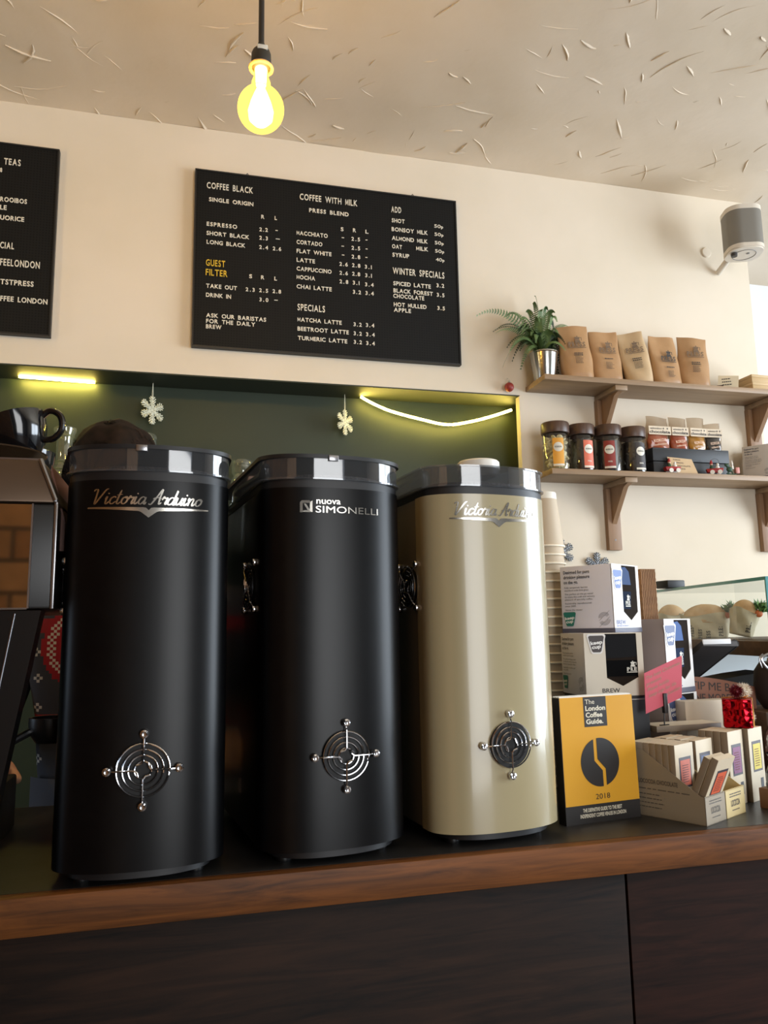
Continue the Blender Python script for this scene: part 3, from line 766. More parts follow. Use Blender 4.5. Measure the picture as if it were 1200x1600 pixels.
n = 36; prof = [(.040, 0), (.044, .01), (.044, .20), (.042, .225), (.028, .25), (.024, .262), (.024, .33), (.026, .345), (.034, .362), (.034, .372), (.028, .374)]
lathe(b, prof, n)
for v in b.verts:
    if v.co.z < .21:
        a = math.atan2(v.co.y, v.co.x); k = 1+.05*math.cos(18*a); v.co.x *= k; v.co.y *= k
for zz in (.235, .262, .345): ring(b, (0, 0, zz), .028 if zz > .24 else .040, .003, 'z', 30, 6)
obj('body', b, jarg, t)
am = mat('amber_syrup', (196, 128, 30), .2, trans=.2)
b = BM(); lathe(b, [(0, .004), (.038, .004), (.038, .165), (0, .165)], 28); obj('liquid', b, am, t)
# ------------------------------------------------------------------ wall shelves
ply = wood('shelf_oak', (166, 138, 106), (138, 112, 84), .5, 0, .8)
plyv = wood('bracket_oak', (158, 124, 92), (130, 98, 70), .5, 2, .8)
UZ, LZ = 2.252, 1.918
def shelf(name_label, z, x0, x1, bxs, lh):
    t = thing('wall_shelf', name_label, 'shelf', (0, WY, z), 0, 'oak wall shelves')
    b = BM(); box(b, (x0, -.158, 0), (x1, -.001, .019), .001); obj('board', b, ply, t)
    for bx in bxs:
        k = BM(); box(k, (bx, -.022, -lh), (bx+.052, -.001, -.019), .001); br = obj('bracket', k, plyv, t)
        k = BM(); box(k, (bx+.002, -.150, -.019), (bx+.050, -.001, -.001), .001); obj('arm', k, ply, br)
        k = BM(); vs = extrude_xz(k, [(-.022, -.019), (-.140, -.019), (-.112, -.030), (-.022, -.150)], 0, .018)
        for v in vs: v.co = Vector((bx+.017+v.co.y, v.co.x, v.co.z))
        obj('gusset', k, plyv, br)
        for zz in (-lh*.85,):
            k = BM(); lathe(k, [(0, .0006), (.003, .0006), (.0034, 0), (0, -.001)], 10, (bx+.026, -.0222, zz), 'y'); obj('screw', k, steel, br)
shelf('upper oak wall shelf carrying the fern and the kraft coffee bags', UZ, 1.180, 2.19, (1.455, 2.113), .225)
shelf('lower oak wall shelf carrying the lidded jars and toy ornaments', LZ, 1.190, 2.19, (1.470, 2.128), .245)
UT, LT = UZ+.019, LZ+.019

# ------------------------------------------------------------------ fern in a metal pot
fernm = mat('fern_green', (70, 98, 56), .5); vary(fernm, (112, 138, 84), 25)
fernd = mat('fern_dark', (38, 56, 32), .6); vary(fernd, (56, 76, 44), 25)
zinc = mat('zinc_pot', (186, 184, 176), .22, 1); vary(zinc, (160, 160, 155), 14)
t = thing('potted_fern', 'green fern spilling from a shiny metal pot at the left end of the upper shelf', 'plant', (1.222, 2.425, UT))
b = BM(); lathe(b, [(0, 0), (.037, 0), (.038, .003), (.050, .098), (.053, .100), (.053, .104), (.0495, .104), (.047, .090), (.036, .006), (0, .006)], 40)
pot = obj('pot', b, zinc, t)
b = BM(); lathe(b, [(0, .086), (.0465, .084)], 24); obj('soil', b, mat('soil', (40, 30, 22), .9), t)
rf = random.Random(11)
def frond(tip, lift, m, wide=.028):
    if tip[0] > .06: tip = (tip[0], .058, tip[2])
    p0 = Vector((rf.uniform(-.02, .02), rf.uniform(-.02, .02), .085)); p3 = Vector(tip)
    p1 = p0 + Vector((tip[0]*.12, tip[1]*.12, lift*.75)); p2 = p0.lerp(p3, .6) + Vector((0, 0, lift))
    n = 30; pts = []
    for i in range(n+1):
        u = i/n; pts.append((1-u)**3*p0+3*(1-u)**2*u*p1+3*(1-u)*u*u*p2+u**3*p3)
    b = BM(); tube(b, pts[::2], [.0014*(1-.8*i/(n/2)) for i in range(n//2+1)], 5)
    side0 = Vector((-(p3-p0).y, (p3-p0).x, 0)); side0 = side0.normalized() if side0.length > .01 else Vector((1, 0, 0))
    roll = rf.uniform(.3, 1.1)*rf.choice((-1, 1))
    for i in range(4, n+1):
        u = i/n; tg = (pts[min(i+1, n)]-pts[i-1]).normalized(); sd = (side0 - tg*side0.dot(tg)).normalized(); sd = Matrix.Rotation(roll, 3, tg) @ sd
        ln = wide*min(1, (u-.06)*6)*(1-.86*max(0, (u-.25)/.75))
        for s in (-1, 1):
            o = pts[i]; d = (sd*s + tg*.35 - Vector((0, 0, .28))).normalized(); wv = tg*.0034
            a = b.verts.new(o-wv*.5); c = b.verts.new(o+wv*.7); m1 = b.verts.new(o+d*ln*.6+wv*.9); e = b.verts.new(o+d*ln+tg*.002); m2 = b.verts.new(o+d*ln*.5-wv*.9)
            b.faces.new((a, m2, m1, c)); b.faces.new((m2, e, m1))
    obj('frond', b, m, t, 3)
for tip, lift, m in (((-.262, -.03, .215), .13, fernm), ((-.17, -.02, .035), .14, fernm), ((-.20, -.05, .15), .09, fernm), ((-.13, .02, .245), .12, fernm), ((-.19, .0, .175), .10, fernd),
                     ((-.015, .015, .330), .11, fernm), ((-.035, -.01, .29), .10, fernm), ((.02, -.01, .27), .12, fernm), ((.145, .02, .235), .10, fernm), ((.160, .01, .220), .09, fernd),
                     ((.03, -.055, .21), .12, fernm), ((-.04, -.06, .20), .11, fernm), ((.06, .03, .22), .12, fernd), ((-.08, .04, .19), .12, fernd), ((.10, .045, .10), .13, fernd),
                     ((.085, -.02, .06), .10, fernd), ((.085, .02, .03), .09, fernd), ((-.10, .05, .09), .12, fernd), ((.06, -.05, .13), .1, fernd), ((-.07, -.05, .12), .1, fernd),
                     ((.095, .0, .14), .08, fernd), ((-.105, -.03, .10), .09, fernd), ((0, .055, .18), .12, fernd), ((.05, .05, .16), .1, fernd), ((.07, .0, .10), .06, fernd), ((-.06, -.03, .16), .09, fernm), ((.04, -.04, .17), .09, fernm), ((.10, .03, .16), .1, fernd), ((.11, .03, .05), .1, fernd), ((.075, .04, -.01), .08, fernd), ((-.14, .0, .12), .11, fernd), ((-.02, -.04, .25), .1, fernm), ((.0, .03, .24), .1, fernd), ((-.09, -.02, .22), .1, fernm), ((-.15, -.05, .09), .1, fernm), ((-.11, -.06, .15), .1, fernm), ((-.06, -.065, .12), .09, fernm), ((.015, -.07, .14), .09, fernm), ((.05, -.065, .10), .07, fernm), ((-.16, .02, .20), .1, fernd), ((-.05, .02, .27), .1, fernm), ((.045, .0, .25), .1, fernm), ((-.12, -.06, .02), .1, fernm), ((.02, -.06, .24), .1, fernm), ((-.05, .03, .15), .07, fernd)):
    frond(tip, lift, m)
t = thing('bauble', 'small red bauble hanging on the wall below the fern', 'ornament', (1.106, 2.478, 2.2605))
b = BM(); ball(b, (0, 0, 0), .0172, 20, 14); obj('ball', b, mat('matt_red', (150, 52, 44), .45), t)
b = BM(); lathe(b, [(0, .0165), (.0045, .0165), (.0045, .0205), (0, .0205)], 12); ring(b, (0, 0, .0235), .003, .0006, 'y', 14, 5); obj('cap', b, steel, t)
b = BM(); tube(b, [(0, 0, .026), (.002, .010, .036), (.002, .0215, .040)], .0007, 5); obj('string', b, mat('white_string', (230, 225, 200), .6), t)

# ------------------------------------------------------------------ kraft coffee bags
kraft = mat('kraft_paper', (166, 126, 84), .42, spec=.5); vary(kraft, (176, 136, 94), 12, bump=.3, bscale=22, dist=.004)
kraftp = mat('kraft_paper_pale', (192, 162, 122), .4); vary(kraftp, (200, 172, 134), 12, bump=.3, bscale=22, dist=.004)
ink = mat('dark_ink', (46, 40, 36), .6); inkf = mat('faded_ink', (110, 88, 66), .6)
def pouch_mesh(b, w, d, h, seed, tw=1.0):
    rb = random.Random(seed); ph = [rb.uniform(0, 6) for _ in range(4)]
    rows = []; n = 40; m = 22
    for j in range(m+1):
        k = j/m; hw = w/2*(.93+.07*math.sin(k*3+ph[0]*.05))*(1 if k > .12 else .97+.25*k) * (1+(tw-1)*k)
        dd = d/2*max(.02, (1-k**1.7))*(1 if k > .05 else .9) + .0008
        row = []
        for i in range(n):
            a = 2*PI*i/n; c, s = math.cos(a), math.sin(a)
            x = hw*math.copysign(abs(c)**.75, c); y = dd*math.copysign(abs(s)**.8, s)
            x += .003*math.sin(9*k+ph[1])*(k)*math.copysign(1, c)*abs(c)
            y += .004*k*math.sin(x*55+ph[2]) + .002*math.sin(14*k+8*x/w+ph[3])*(1-k)
            row.append(b.verts.new((x, y, h*k + (.004*math.sin(x/w*2+ph[0]) if j == m else 0))))
        rows.append(row)
    for A, B in zip(rows, rows[1:]):
        for i in range(n): b.faces.new((A[i], A[(i+1) % n], B[(i+1) % n], B[i]))
    b.faces.new(rows[0][::-1]); b.faces.new(rows[-1])
def fy(d, h, z): k = z/h; return -(d/2*(1-k**1.7)+.0008)-.0045
def moka_icon(b, cx, z, s, y):
    O = (cx, y, z)
    plate(b, [(-s*.5, 0), (s*.5, 0), (s*.34, s*.42), (-s*.34, s*.42)], O)
    plate(b, [(-s*.30, s*.46), (s*.30, s*.46), (s*.46, s*.86), (-s*.46, s*.86)], O)
    plate(b, [(-s*.12, s*.9), (s*.12, s*.9), (s*.10, s*1.05), (-s*.10, s*1.05)], O)
    plate(b, [(s*.46, s*.8), (s*.72, s*.8), (s*.72, s*.3), (s*.62, s*.3), (s*.62, s*.7), (s*.46, s*.7)], O)
def slab_word(b, wrd, O, U, V, h, wd, bold=.03):
    """slab-serif capitals: sans letters with bracket bars at foot and head of each stem"""
    n = len(wrd); k = wd/n; O, U, V = Vector(O), Vector(U).normalized(), Vector(V).normalized()
    for i, c in enumerate(wrd):
        write(b, c, O+U*(i*k+k*.08), U, V, h=h, wd=k*.78, bold=bold)
        for (xa, xb, zz) in {'P': ((-.02, .5, 0), (-.02, .3, .9)), 'R': ((-.02, .45, 0), (.6, .95, 0), (-.02, .3, .9)), 'E': ((-.02, .3, 0), (-.02, .3, .9)), 'S': ()}.get(c, ()):
            plate(b, [(i*k+k*(.05+xa), zz*h), (i*k+k*(.05+xb), zz*h), (i*k+k*(.05+xb), zz*h+h*.13), (i*k+k*(.05+xa), zz*h+h*.13)], O, U, V)
def coffee_bag(label, x, y, rz, lean, w, d, h, m, bold_logo, logo_z, seed, roll=0):
    t = thing('coffee_bag', label, 'coffee bag', (x, y, UT), 0, 'kraft coffee bags on the upper shelf')
    t.rotation_euler = (math.radians(lean), math.radians(roll), math.radians(rz))
    b = BM(); pouch_mesh(b, w, d, h, seed); obj('pouch', b, m, t, 1.0)
    b = BM(); zz = logo_z*h; y = fy(d, h, zz)-.001
    s = .026; moka_icon(b, .004, zz+.016, s*.9, y+.001)
    slab_word(b, 'PRESS', (-.034, y, zz), (1, 0, 0), (0, 0, 1), .016, .068)
    plate(b, [(-.032, -.0055), (.034, -.0055), (.034, -.003), (-.032, -.003)], (0, y, zz))
    lg = obj('print', b, ink if bold_logo else inkf, t)
    b = BM(); z2 = zz-.030; y2 = fy(d, h, z2)-.001
    for q in range(2 if seed % 2 else 1): lines(b, (-.018, y2, z2-q*.007), (1, 0, 0), (0, 0, 1), 1, .036, .0038, .006, .1)
    lines(b, (-.016, fy(d, h, z2-.02)-.001, z2-.014), (1, 0, 0), (0, 0, 1), 6, .032, .0016, .0046); obj('small_print', b, ink, t)
coffee_bag('tallest kraft coffee bag, leftmost, touching the fern', 1.345, 2.405, -4, -3, .122, .062, .212, kraft, False, .60, 1, -3)
coffee_bag('kraft coffee bag standing second from the fern', 1.470, 2.420, 0, -2, .122, .060, .208, kraft, False, .58, 2, -2)
coffee_bag('paler kraft coffee bag with a slanting top, third from the fern', 1.600, 2.412, -14, -2, .106, .062, .210, kraftp, False, .62, 3, -8)
coffee_bag('kraft coffee bag with bold dark PRESS print, fourth from the fern', 1.716, 2.415, 6, -4, .124, .062, .205, kraft, True, .50, 4, -2)
coffee_bag('kraft coffee bag with a creased right side, nearest the little card', 1.836, 2.422, -10, -2, .120, .060, .216, kraft, False, .62, 5, 2)
t = thing('carton', 'dark grey carton standing behind the coffee bags', 'box', (1.545, 2.474, UT)); 
b = BM(); box(b, (-.038, -.018, 0), (.038, .018, .185), .002); obj('shell', b, mat('dark_grey_card', (74, 66, 62), .6), t)
b = BM(); box(b, (-.026, -.0186, .10), (.026, -.0182, .128)); obj('sticker', b, mat('sticker_dark', (48, 44, 42), .5), t)
t = thing('place_card', 'tilted cream card with handwriting, on the upper shelf by the wooden boxes', 'card', (1.965, 2.40, UT), -.5)
b = BM(); box(b, (-.036, -.0006, .002), (.036, .0006, .068), mtx=Matrix.Rotation(-.18, 4, 'X') @ Matrix.Rotation(.12, 4, 'Y')); obj('card', b, mat('cream_card', (226, 214, 186), .7), t)
b = BM(); box(b, (-.040, -.010, 0), (-.016, .010, .026), .001); obj('holder', b, mat('dark_wood_block', (60, 34, 28), .5), t)
b = BM(); lines(b, (-.02, -.0072, .047), (1, 0, 0), (0, .18, 1), 3, .04, .004, .012); obj('handwriting', b, ink, t)
for i, (dx_, sc) in enumerate(((0, 1.0), (-.006, .93))):
    t = thing('wooden_box', ('wider pale flat box at the bottom of the pair on the upper shelf', 'narrower pale flat box on top of the other')[i], 'box', (2.105+dx_, 2.41, UT+i*.0305), .03, 'flat boxes on the upper shelf')
    b = BM(); box(b, (-.064*sc, -.05, 0), (.064*sc, .05, .024), .001); obj('base', b, mat('pale_card', (196, 166, 120), .6), t)
    b = BM(); box(b, (-.066*sc, -.052, .020), (.066*sc, .052, .030), .001); obj('lid', b, mat('pale_card_lid', (206, 178, 134), .6), t)

# ------------------------------------------------------------------ lidded jars of chocolate
jglass = thin_glass('clear_jar_glass', (236, 238, 236), .06, .03)
lidw = wood('jar_lid_wood', (92, 66, 50), (66, 46, 36), .4, 2, 2)
darkch = mat('dark_chocolate', (34, 24, 20), .35); whitech = mat('white_chocolate', (220, 208, 168), .4)
def choc_jar(label, x, y, lab, fill, ang, pale):
    t = thing('chocolate_jar', label, 'jar', (x, y, LT), 0, 'wood-lidded chocolate jars on the lower shelf'); R = .047
    b = BM(); lathe(b, [(0, 0), (R-.003, 0), (R, .004), (R, .128), (R-.004, .134), (R-.006, .138)], 40); obj('glass', b, jglass, t)
    b = BM(); lathe(b, [(R-.006, .136), (R+.0015, .136), (R+.0025, .139), (R+.0025, .170), (R, .174), (0, .174)], 40); obj('lid', b, lidw, t, label='dark wooden lid')
    b = BM(); rj = random.Random(int(x*1000))
    for q in range(95):
        lay = q//10; a = rj.uniform(0, 6.28); r = .036*math.sqrt(rj.random()); z = .012+lay*.0115+rj.uniform(-.002, .002)
        vs = ball(b, (0, 0, 0), .011, 10, 6, (1, 1, .45)); xf(b, vs, Matrix.Translation((r*math.cos(a), r*math.sin(a), min(z, .118))) @ Matrix.Rotation(rj.uniform(-1.2, 1.2), 4, 'X') @ Matrix.Rotation(rj.uniform(-1, 1), 4, 'Y'))
    if fill is darkch: lathe(b, [(0, .004), (.038, .004), (.038, .118), (0, .122)], 24)
    obj('buttons', b, fill, t)['kind'] = 'stuff'
    cyl = lambda q, d=.0006: Vector((( R+d)*math.sin(q.x/R+ang), -(R+d)*math.cos(q.x/R+ang), q.z))
    def strip(x0, x1, z0, z1, m, nm, d):
        b = BM(); pv = None
        for i in range(13):
            xx = x0+(x1-x0)*i/12; a, c = b.verts.new(cyl(Vector((xx, 0, z0)), d)), b.verts.new(cyl(Vector((xx, 0, z1)), d))
            if pv: b.faces.new((pv[0], a, c, pv[1]))
            pv = (a, c)
        return obj(nm, b, m, t)
    lb = strip(-.0195, .0195, .012, .112, mat('jar_label_%d' % int(lab[0]), lab, .5), 'label', .0006)
    wh = mat('label_white', (232, 228, 216), .5)
    def cols(nm, xs, zf, d):
        b = BM(); pv = None
        for xx in xs:
            lo_, hi_ = zf(xx); q = (b.verts.new(cyl(Vector((xx, 0, lo_)), d)), b.verts.new(cyl(Vector((xx, 0, hi_)), d)))
            if pv: b.faces.new((pv[0], q[0], q[1], pv[1]))
            pv = q
        o = obj(nm, b, wh, lb); return o
    cols('roundel', [.0165*math.sin(-PI/2+PI*i/20) for i in range(21)], lambda x_: (.080-math.sqrt(max(1e-8, .0165**2-x_*x_)), .080+math.sqrt(max(1e-8, .0165**2-x_*x_))), .0012)
    cols('label_band', [-.0195+.039*i/12 for i in range(13)], lambda x_: (.013, .020), .0012)
    b = BM(); write(b, 'KOKOA', (-.0115, 0, .0775), h=.0055, wd=.023, bold=.012, curve=lambda q: cyl(q, .0020)); obj('lettering', b, ink, lb)
    b = BM(); write(b, pale, (-.008, 0, .034), h=.005, wd=.016, bold=.02, curve=lambda q: cyl(q, .0012)); obj('lettering', b, wh, lb)
choc_jar('wood-lidded jar of white chocolate buttons with an amber label, below the fern', 1.240, 2.405, (224, 160, 58), whitech, -.29, '')
choc_jar('wood-lidded jar of dark buttons with a coral label', 1.345, 2.418, (212, 106, 76), darkch, .10, '70%')
choc_jar('wood-lidded jar of dark buttons with a dark red label', 1.447, 2.408, (140, 46, 36), darkch, -.44, '70%')
choc_jar('wood-lidded jar of dark buttons with a black label, beside the black cartons', 1.552, 2.418, (46, 36, 32), darkch, .05, '58%')

# ------------------------------------------------------------------ black cartons, pouches, card, toys
blk = mat('black_card', (34, 36, 40), .5)
for i in range(2):
    t = thing('black_carton', ('black flat carton at the bottom, on the lower shelf under the pouches', 'black flat carton on top, under the chocolate pouches')[i], 'box', (1.772, 2.43, LT+i*.0515), 0, 'black cartons on the lower shelf')
    b = BM(); box(b, (-.160, -.045, 0), (.160, .045, .049), .0015); obj('shell', b, blk, t)
    b = BM(); box(b, (-.159, -.0455, .044), (.159, -.045, .046)); obj('lid_seam', b, mat('seam_black', (16, 17, 19), .5), t)
film = thin_glass('clear_film', (226, 218, 208), .03, .12)
def choc_pouch(label, x, rgb, rz, w, h, seed):
    t = thing('chocolate_pouch', label, 'pouch', (x, 2.43, LT+.1010), math.radians(rz), 'chocolate pouches on the black cartons')
    b = BM(); pouch_mesh(b, w, .030, h, seed); sl = obj('film', b, film, t)
    b = BM(); pouch_mesh(b, w*.93, .024, .060, seed); obj('contents', b, mat('pouch_fill_%d%d' % rgb[:2], rgb, .45), t)
    b = BM(); box(b, (-w*.47, -.0165, .056), (w*.47, -.0158, .088)); hd = obj('header', b, mat('pouch_paper', (214, 196, 170), .6), t)
    b = BM(); write(b, 'winning', (-w*.42, -.0168, .076), h=.007, wd=w*.5, bold=.02)
    for k in (.15, .32): plate(b, [((.0045 if q % 2 == 0 else .002)*math.sin(q*PI/5), (.0045 if q % 2 == 0 else .002)*math.cos(q*PI/5)) for q in range(10)], (w*k, -.0168, .0795))
    write(b, 'chocolate', (-w*.45, -.0168, .0615), h=.0105, wd=w*.88, bold=.03); obj('lettering', b, ink, hd)
    b = BM(); write(b, 'KOKOA', (-w*.28, -.0170, .026), (1, 0, .15), (-.15, 0, 1), h=.010, wd=w*.55, bold=.015); write(b, 'collection', (-w*.26, -.0170, .013), (1, 0, .15), (-.15, 0, 1), h=.007, wd=w*.55, bold=.01)
    obj('print', b, mat('pouch_print', (226, 190, 160), .5), t)
choc_pouch('wide pouch of orange-red chocolate, leftmost on the black cartons', 1.668, (186, 92, 50), 0, .098, .125, 11)
choc_pouch('narrower pouch of orange-red chocolate, second on the black cartons', 1.754, (188, 86, 48), 0, .074, .126, 12)
choc_pouch('pouch of golden yellow chocolate on the black cartons', 1.832, (206, 152, 48), 2, .076, .128, 13)
choc_pouch('pouch of black chocolate at the right end of the black cartons', 1.902, (44, 42, 48), -4, .066, .110, 14)
t = thing('price_card', 'kraft price card with handwriting leaning on the black cartons', 'card', (1.725, 2.362, LT))
b = BM(); vs = extrude_xz(b, [(-.048, 0), (.052, 0), (.038, .060), (-.062, .066)], -.001, 0); xf(b, vs, Matrix.Rotation(-.22, 4, 'X')); obj('card', b, kraftp, t)
b = BM(); V_ = (0, .22, 1)
for i, (s, wd) in enumerate((('KOKOA', .03), ('DRINKING', .036), ('CHOCOLATE', .058), ('5.50', .03))): write(b, s, (-.04+.004*i, -.0016+.22*(.052-i*.0115), .052-i*.0115), (1, 0, -.03), V_, h=.006, wd=wd)
obj('handwriting', b, ink, t)
red = mat('toy_red', (160, 34, 36), .4); wht = mat('toy_white', (228, 222, 210), .5); grn = mat('toy_green', (40, 74, 50), .5); skin_t = mat('toy_skin', (214, 172, 144), .5)
def toy_wagon(label, x, y, rz, loop):
    t = thing('toy_ornament', label, 'toy', (x, y, LT), rz, 'toy ornaments on the lower shelf')
    b = BM(); vs = box(b, (-.028, -.011, .008), (.024, .011, .022), .002)
    for v in vs:
        if v.co.z > .015: v.co.x *= 1.12
    obj('wagon', b, red, t)
    for px in (-.012, .014):
        for s in (-1, 1):
            b = BM(); lathe(b, [(0, -.0015), (.008, -.0015), (.008, .0015), (0, .0015)], 16, (px, s*.0125, .008), 'y'); obj('wheel', b, wht, t)
    b = BM(); lathe(b, [(0, .018), (.008, .018), (.006, .030), (.003, .036), (0, .036)], 14, (-.012, 0, 0)); f = obj('figure', b, grn, t)
    b = BM(); ball(b, (-.012, 0, .039), .0052, 12, 8); obj('head', b, skin_t, f)
    b = BM(); lathe(b, [(.0056, .040), (.005, .045), (.002, .054), (0, .055)], 12, (-.012, 0, 0)); obj('hat', b, red, f)
    b = BM(); ball(b, (.008, 0, .026), .0075, 12, 8); ball(b, (.009, 0, .037), .005, 10, 8); obj('snowman', b, wht, t)
    if loop:
        b = BM(); ring(b, (.0, 0, .045), .014, .0006, 'y', 24, 5); obj('hanging_loop', b, mat('cord_dark', (60, 56, 50), .6), t)
toy_wagon('red toy wagon ornament in front of the kraft price card', 1.666, 2.352, -.12, False)
toy_wagon('red toy wagon ornament with a wire loop by the end of the black cartons', 1.842, 2.352, -.5, True)
t = thing('toy_ornament', 'green toy rocking figure with a white rider, rightmost of the toys', 'toy', (1.912, 2.352, LT), -.2, 'toy ornaments on the lower shelf')
b = BM(); tube(b, [(-.020+.004*i, 0, .003+.0006*(i-5)**2*.3) for i in range(11)], .0025, 6); obj('rocker', b, grn, t)
b = BM(); ball(b, (-.008, 0, .022), .010, 14, 10, (1.2, .7, 1)); ball(b, (-.018, 0, .038), .006, 12, 8, (1.4, .8, 1)); tube(b, [(-.014, 0, .014), (-.012, 0, .003)], .0025, 6); tube(b, [(0, 0, .014), (.002, 0, .003)], .0025, 6); tube(b, [(-.012, 0, .026), (-.018, 0, .037)], .004, 6); obj('animal', b, grn, t)
b = BM(); lathe(b, [(0, .022), (.006, .022), (.004, .036), (0, .038)], 12, (.002, 0, 0)); ball(b, (.002, 0, .041), .0042, 10, 8); lathe(b, [(.0045, .043), (.001, .055), (0, .055)], 10, (.002, 0, 0)); obj('rider', b, wht, t)
b = BM(); box(b, (.012, -.008, .006), (.026, .008, .028), .002); obj('parcel', b, mat('toy_pink', (214, 150, 140), .5), t)

# ------------------------------------------------------------------ wall speaker
t = thing('wall_speaker', 'grey-grilled white speaker on a bracket high at the wall corner', 'speaker', (2.038, 2.335, 2.800), math.radians(-18))
def rrect(w, d, r, n=8):
    P = []
    for cx, cy, a0 in ((w-r, d-r, 0), (-w+r, d-r, PI/2), (-w+r, -d+r, PI), (w-r, -d+r, 1.5*PI)):
        for i in range(n+1): a = a0+PI/2*i/n; P.append((cx+r*math.cos(a), cy+r*math.sin(a)))
    return P
spw = mat('speaker_white', (214, 204, 188), .4); spg = mat('speaker_grille', (128, 124, 116), .5, .3)
b = BM(); prism(b, rrect(.066, .062, .045), .020, .158); obj('grille', b, spg, t)
b = BM(); prism(b, rrect(.067, .063, .046), .158, .176); obj('top_cap', b, spw, t)
b = BM(); prism(b, rrect(.064, .060, .045), 0, .006); prism(b, rrect(.067, .063, .046), .006, .020); bs = obj('bottom_cap', b, spw, t)
b = BM(); ring(b, (0, 0, -.0005), .042, .0012, 'z', 40, 6); lathe(b, [(0, -.001), (.006, -.001), (.006, .001), (0, .001)], 12, (.01, -.012, -.0006)); obj('base_ring', b, mat('speaker_dark', (120, 116, 110), .5), bs)
b = BM(); lathe(b, [(0, -.012), (.011, -.012), (.012, -.004), (.012, .0), (0, .001)], 16, (-.045, -.02, -.003)); obj('cable_plug', b, mat('plug_dark', (52, 48, 44), .5), t)
b = BM(); tube(b, [(0, .060, .06), (-.03, .10, .02), (-.045, .150, .0)], .012, 12); obj('wall_bracket', b, spw, t)
t = thing('blank_plate', 'round cream cable plate on the wall left of the speaker', 'wall plate', (2.000, 2.4985, 2.888)); 
b = BM(); lathe(b, [(0, .006), (.019, .005), (.021, .003), (.0215, 0), (0, 0)], 32, (0, 0, 0), 'y'); obj('plate', b, plaster, t)
# ------------------------------------------------------------------ paper cup stack
cupk = mat('paper_cup_beige', (192, 174, 148), .6); cuprim = mat('paper_cup_rim', (236, 227, 206), .5)
def paper_cup():
    t = thing('paper_cup', 'beige paper cup upside down, topmost of the tall stack beside the white grinder', 'paper cup', (.772, 1.575, 0), 0, 'stacked paper cups beside the white grinder')
    b = BM(); lathe(b, [(.0425, .0015), (.0305, .118)], 40); obj('wall', b, cupk, t)
    b = BM(); lathe(b, [(.0305, .118), (.0308, .122), (.0300, .1245), (.0280, .1245), (.0276, .117), (0, .116)], 36); lathe(b, [(.0318, .109), (.0316, .110), (.0310, .121), (.0305, .123)], 36); obj('base', b, mat('paper_cup_base', (226, 220, 206), .5), t, label='white foot of the cup')
    b = BM(); ring(b, (0, 0, .0022), .0432, .0023, 'z', 44, 8); obj('rim', b, cuprim, t)
    return t
pc = paper_cup(); NC = 27; sp = (1.576-TZ)/(NC-1)
for k in range(NC):
    z = 1.576-k*sp
    l = 'beige paper cup, %s from the top of the stack beside the white grinder' % ORD[k]
    if k == 0: pc.location.z = z
    else: dup(pc, l, (.772+.0003*math.sin(k*2.1), 1.575+.0003*math.cos(k*1.7), z))

# ------------------------------------------------------------------ keep-cup cartons
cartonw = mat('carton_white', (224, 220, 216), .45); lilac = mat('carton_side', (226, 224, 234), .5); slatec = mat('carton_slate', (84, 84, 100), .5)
brownin = mat('carton_window_dark', (40, 33, 28), .85, spec=.05)
def kcup_shape(s): return [(-.5*s, .92*s), (-.42*s, 1.0*s), (.42*s, 1.0*s), (.5*s, .92*s), (.44*s, .66*s), (.30*s, .08*s), (.22*s, 0), (-.22*s, 0), (-.30*s, .08*s), (-.44*s, .66*s)]
def kc_logo(par, O, U, V, s, rgb, border):
    n = Vector(U).cross(Vector(V)).normalized(); O = Vector(O)
    if border:
        b = BM(); sheet(b, [(x*1.22, (y-s*.5)*1.18+s*.5) for x, y in kcup_shape(s)], O+n*.0004, U, V, .0004); obj('logo_border', b, cartonw, par)
    b = BM(); sheet(b, kcup_shape(s), O+n*.0008, U, V, .0004); lg = obj('cup_logo', b, mat('logo_%d_%d_%d' % rgb, rgb, .5), par)
    b = BM(); Vv = Vector(V); Uu = Vector(U)
    write(b, 'keep', O+n*.0014-Uu*s*.37+Vv*s*.44, Uu+Vv*.12, Vv-Uu*.1, h=s*.20, wd=s*.76, bold=.03)
    write(b, 'cup', O+n*.0014-Uu*s*.30+Vv*s*.20, Uu+Vv*.12, Vv-Uu*.1, h=s*.20, wd=s*.58, bold=.03); obj('lettering', b, mat('carton_lettering_white', (236, 234, 230), .5), lg)
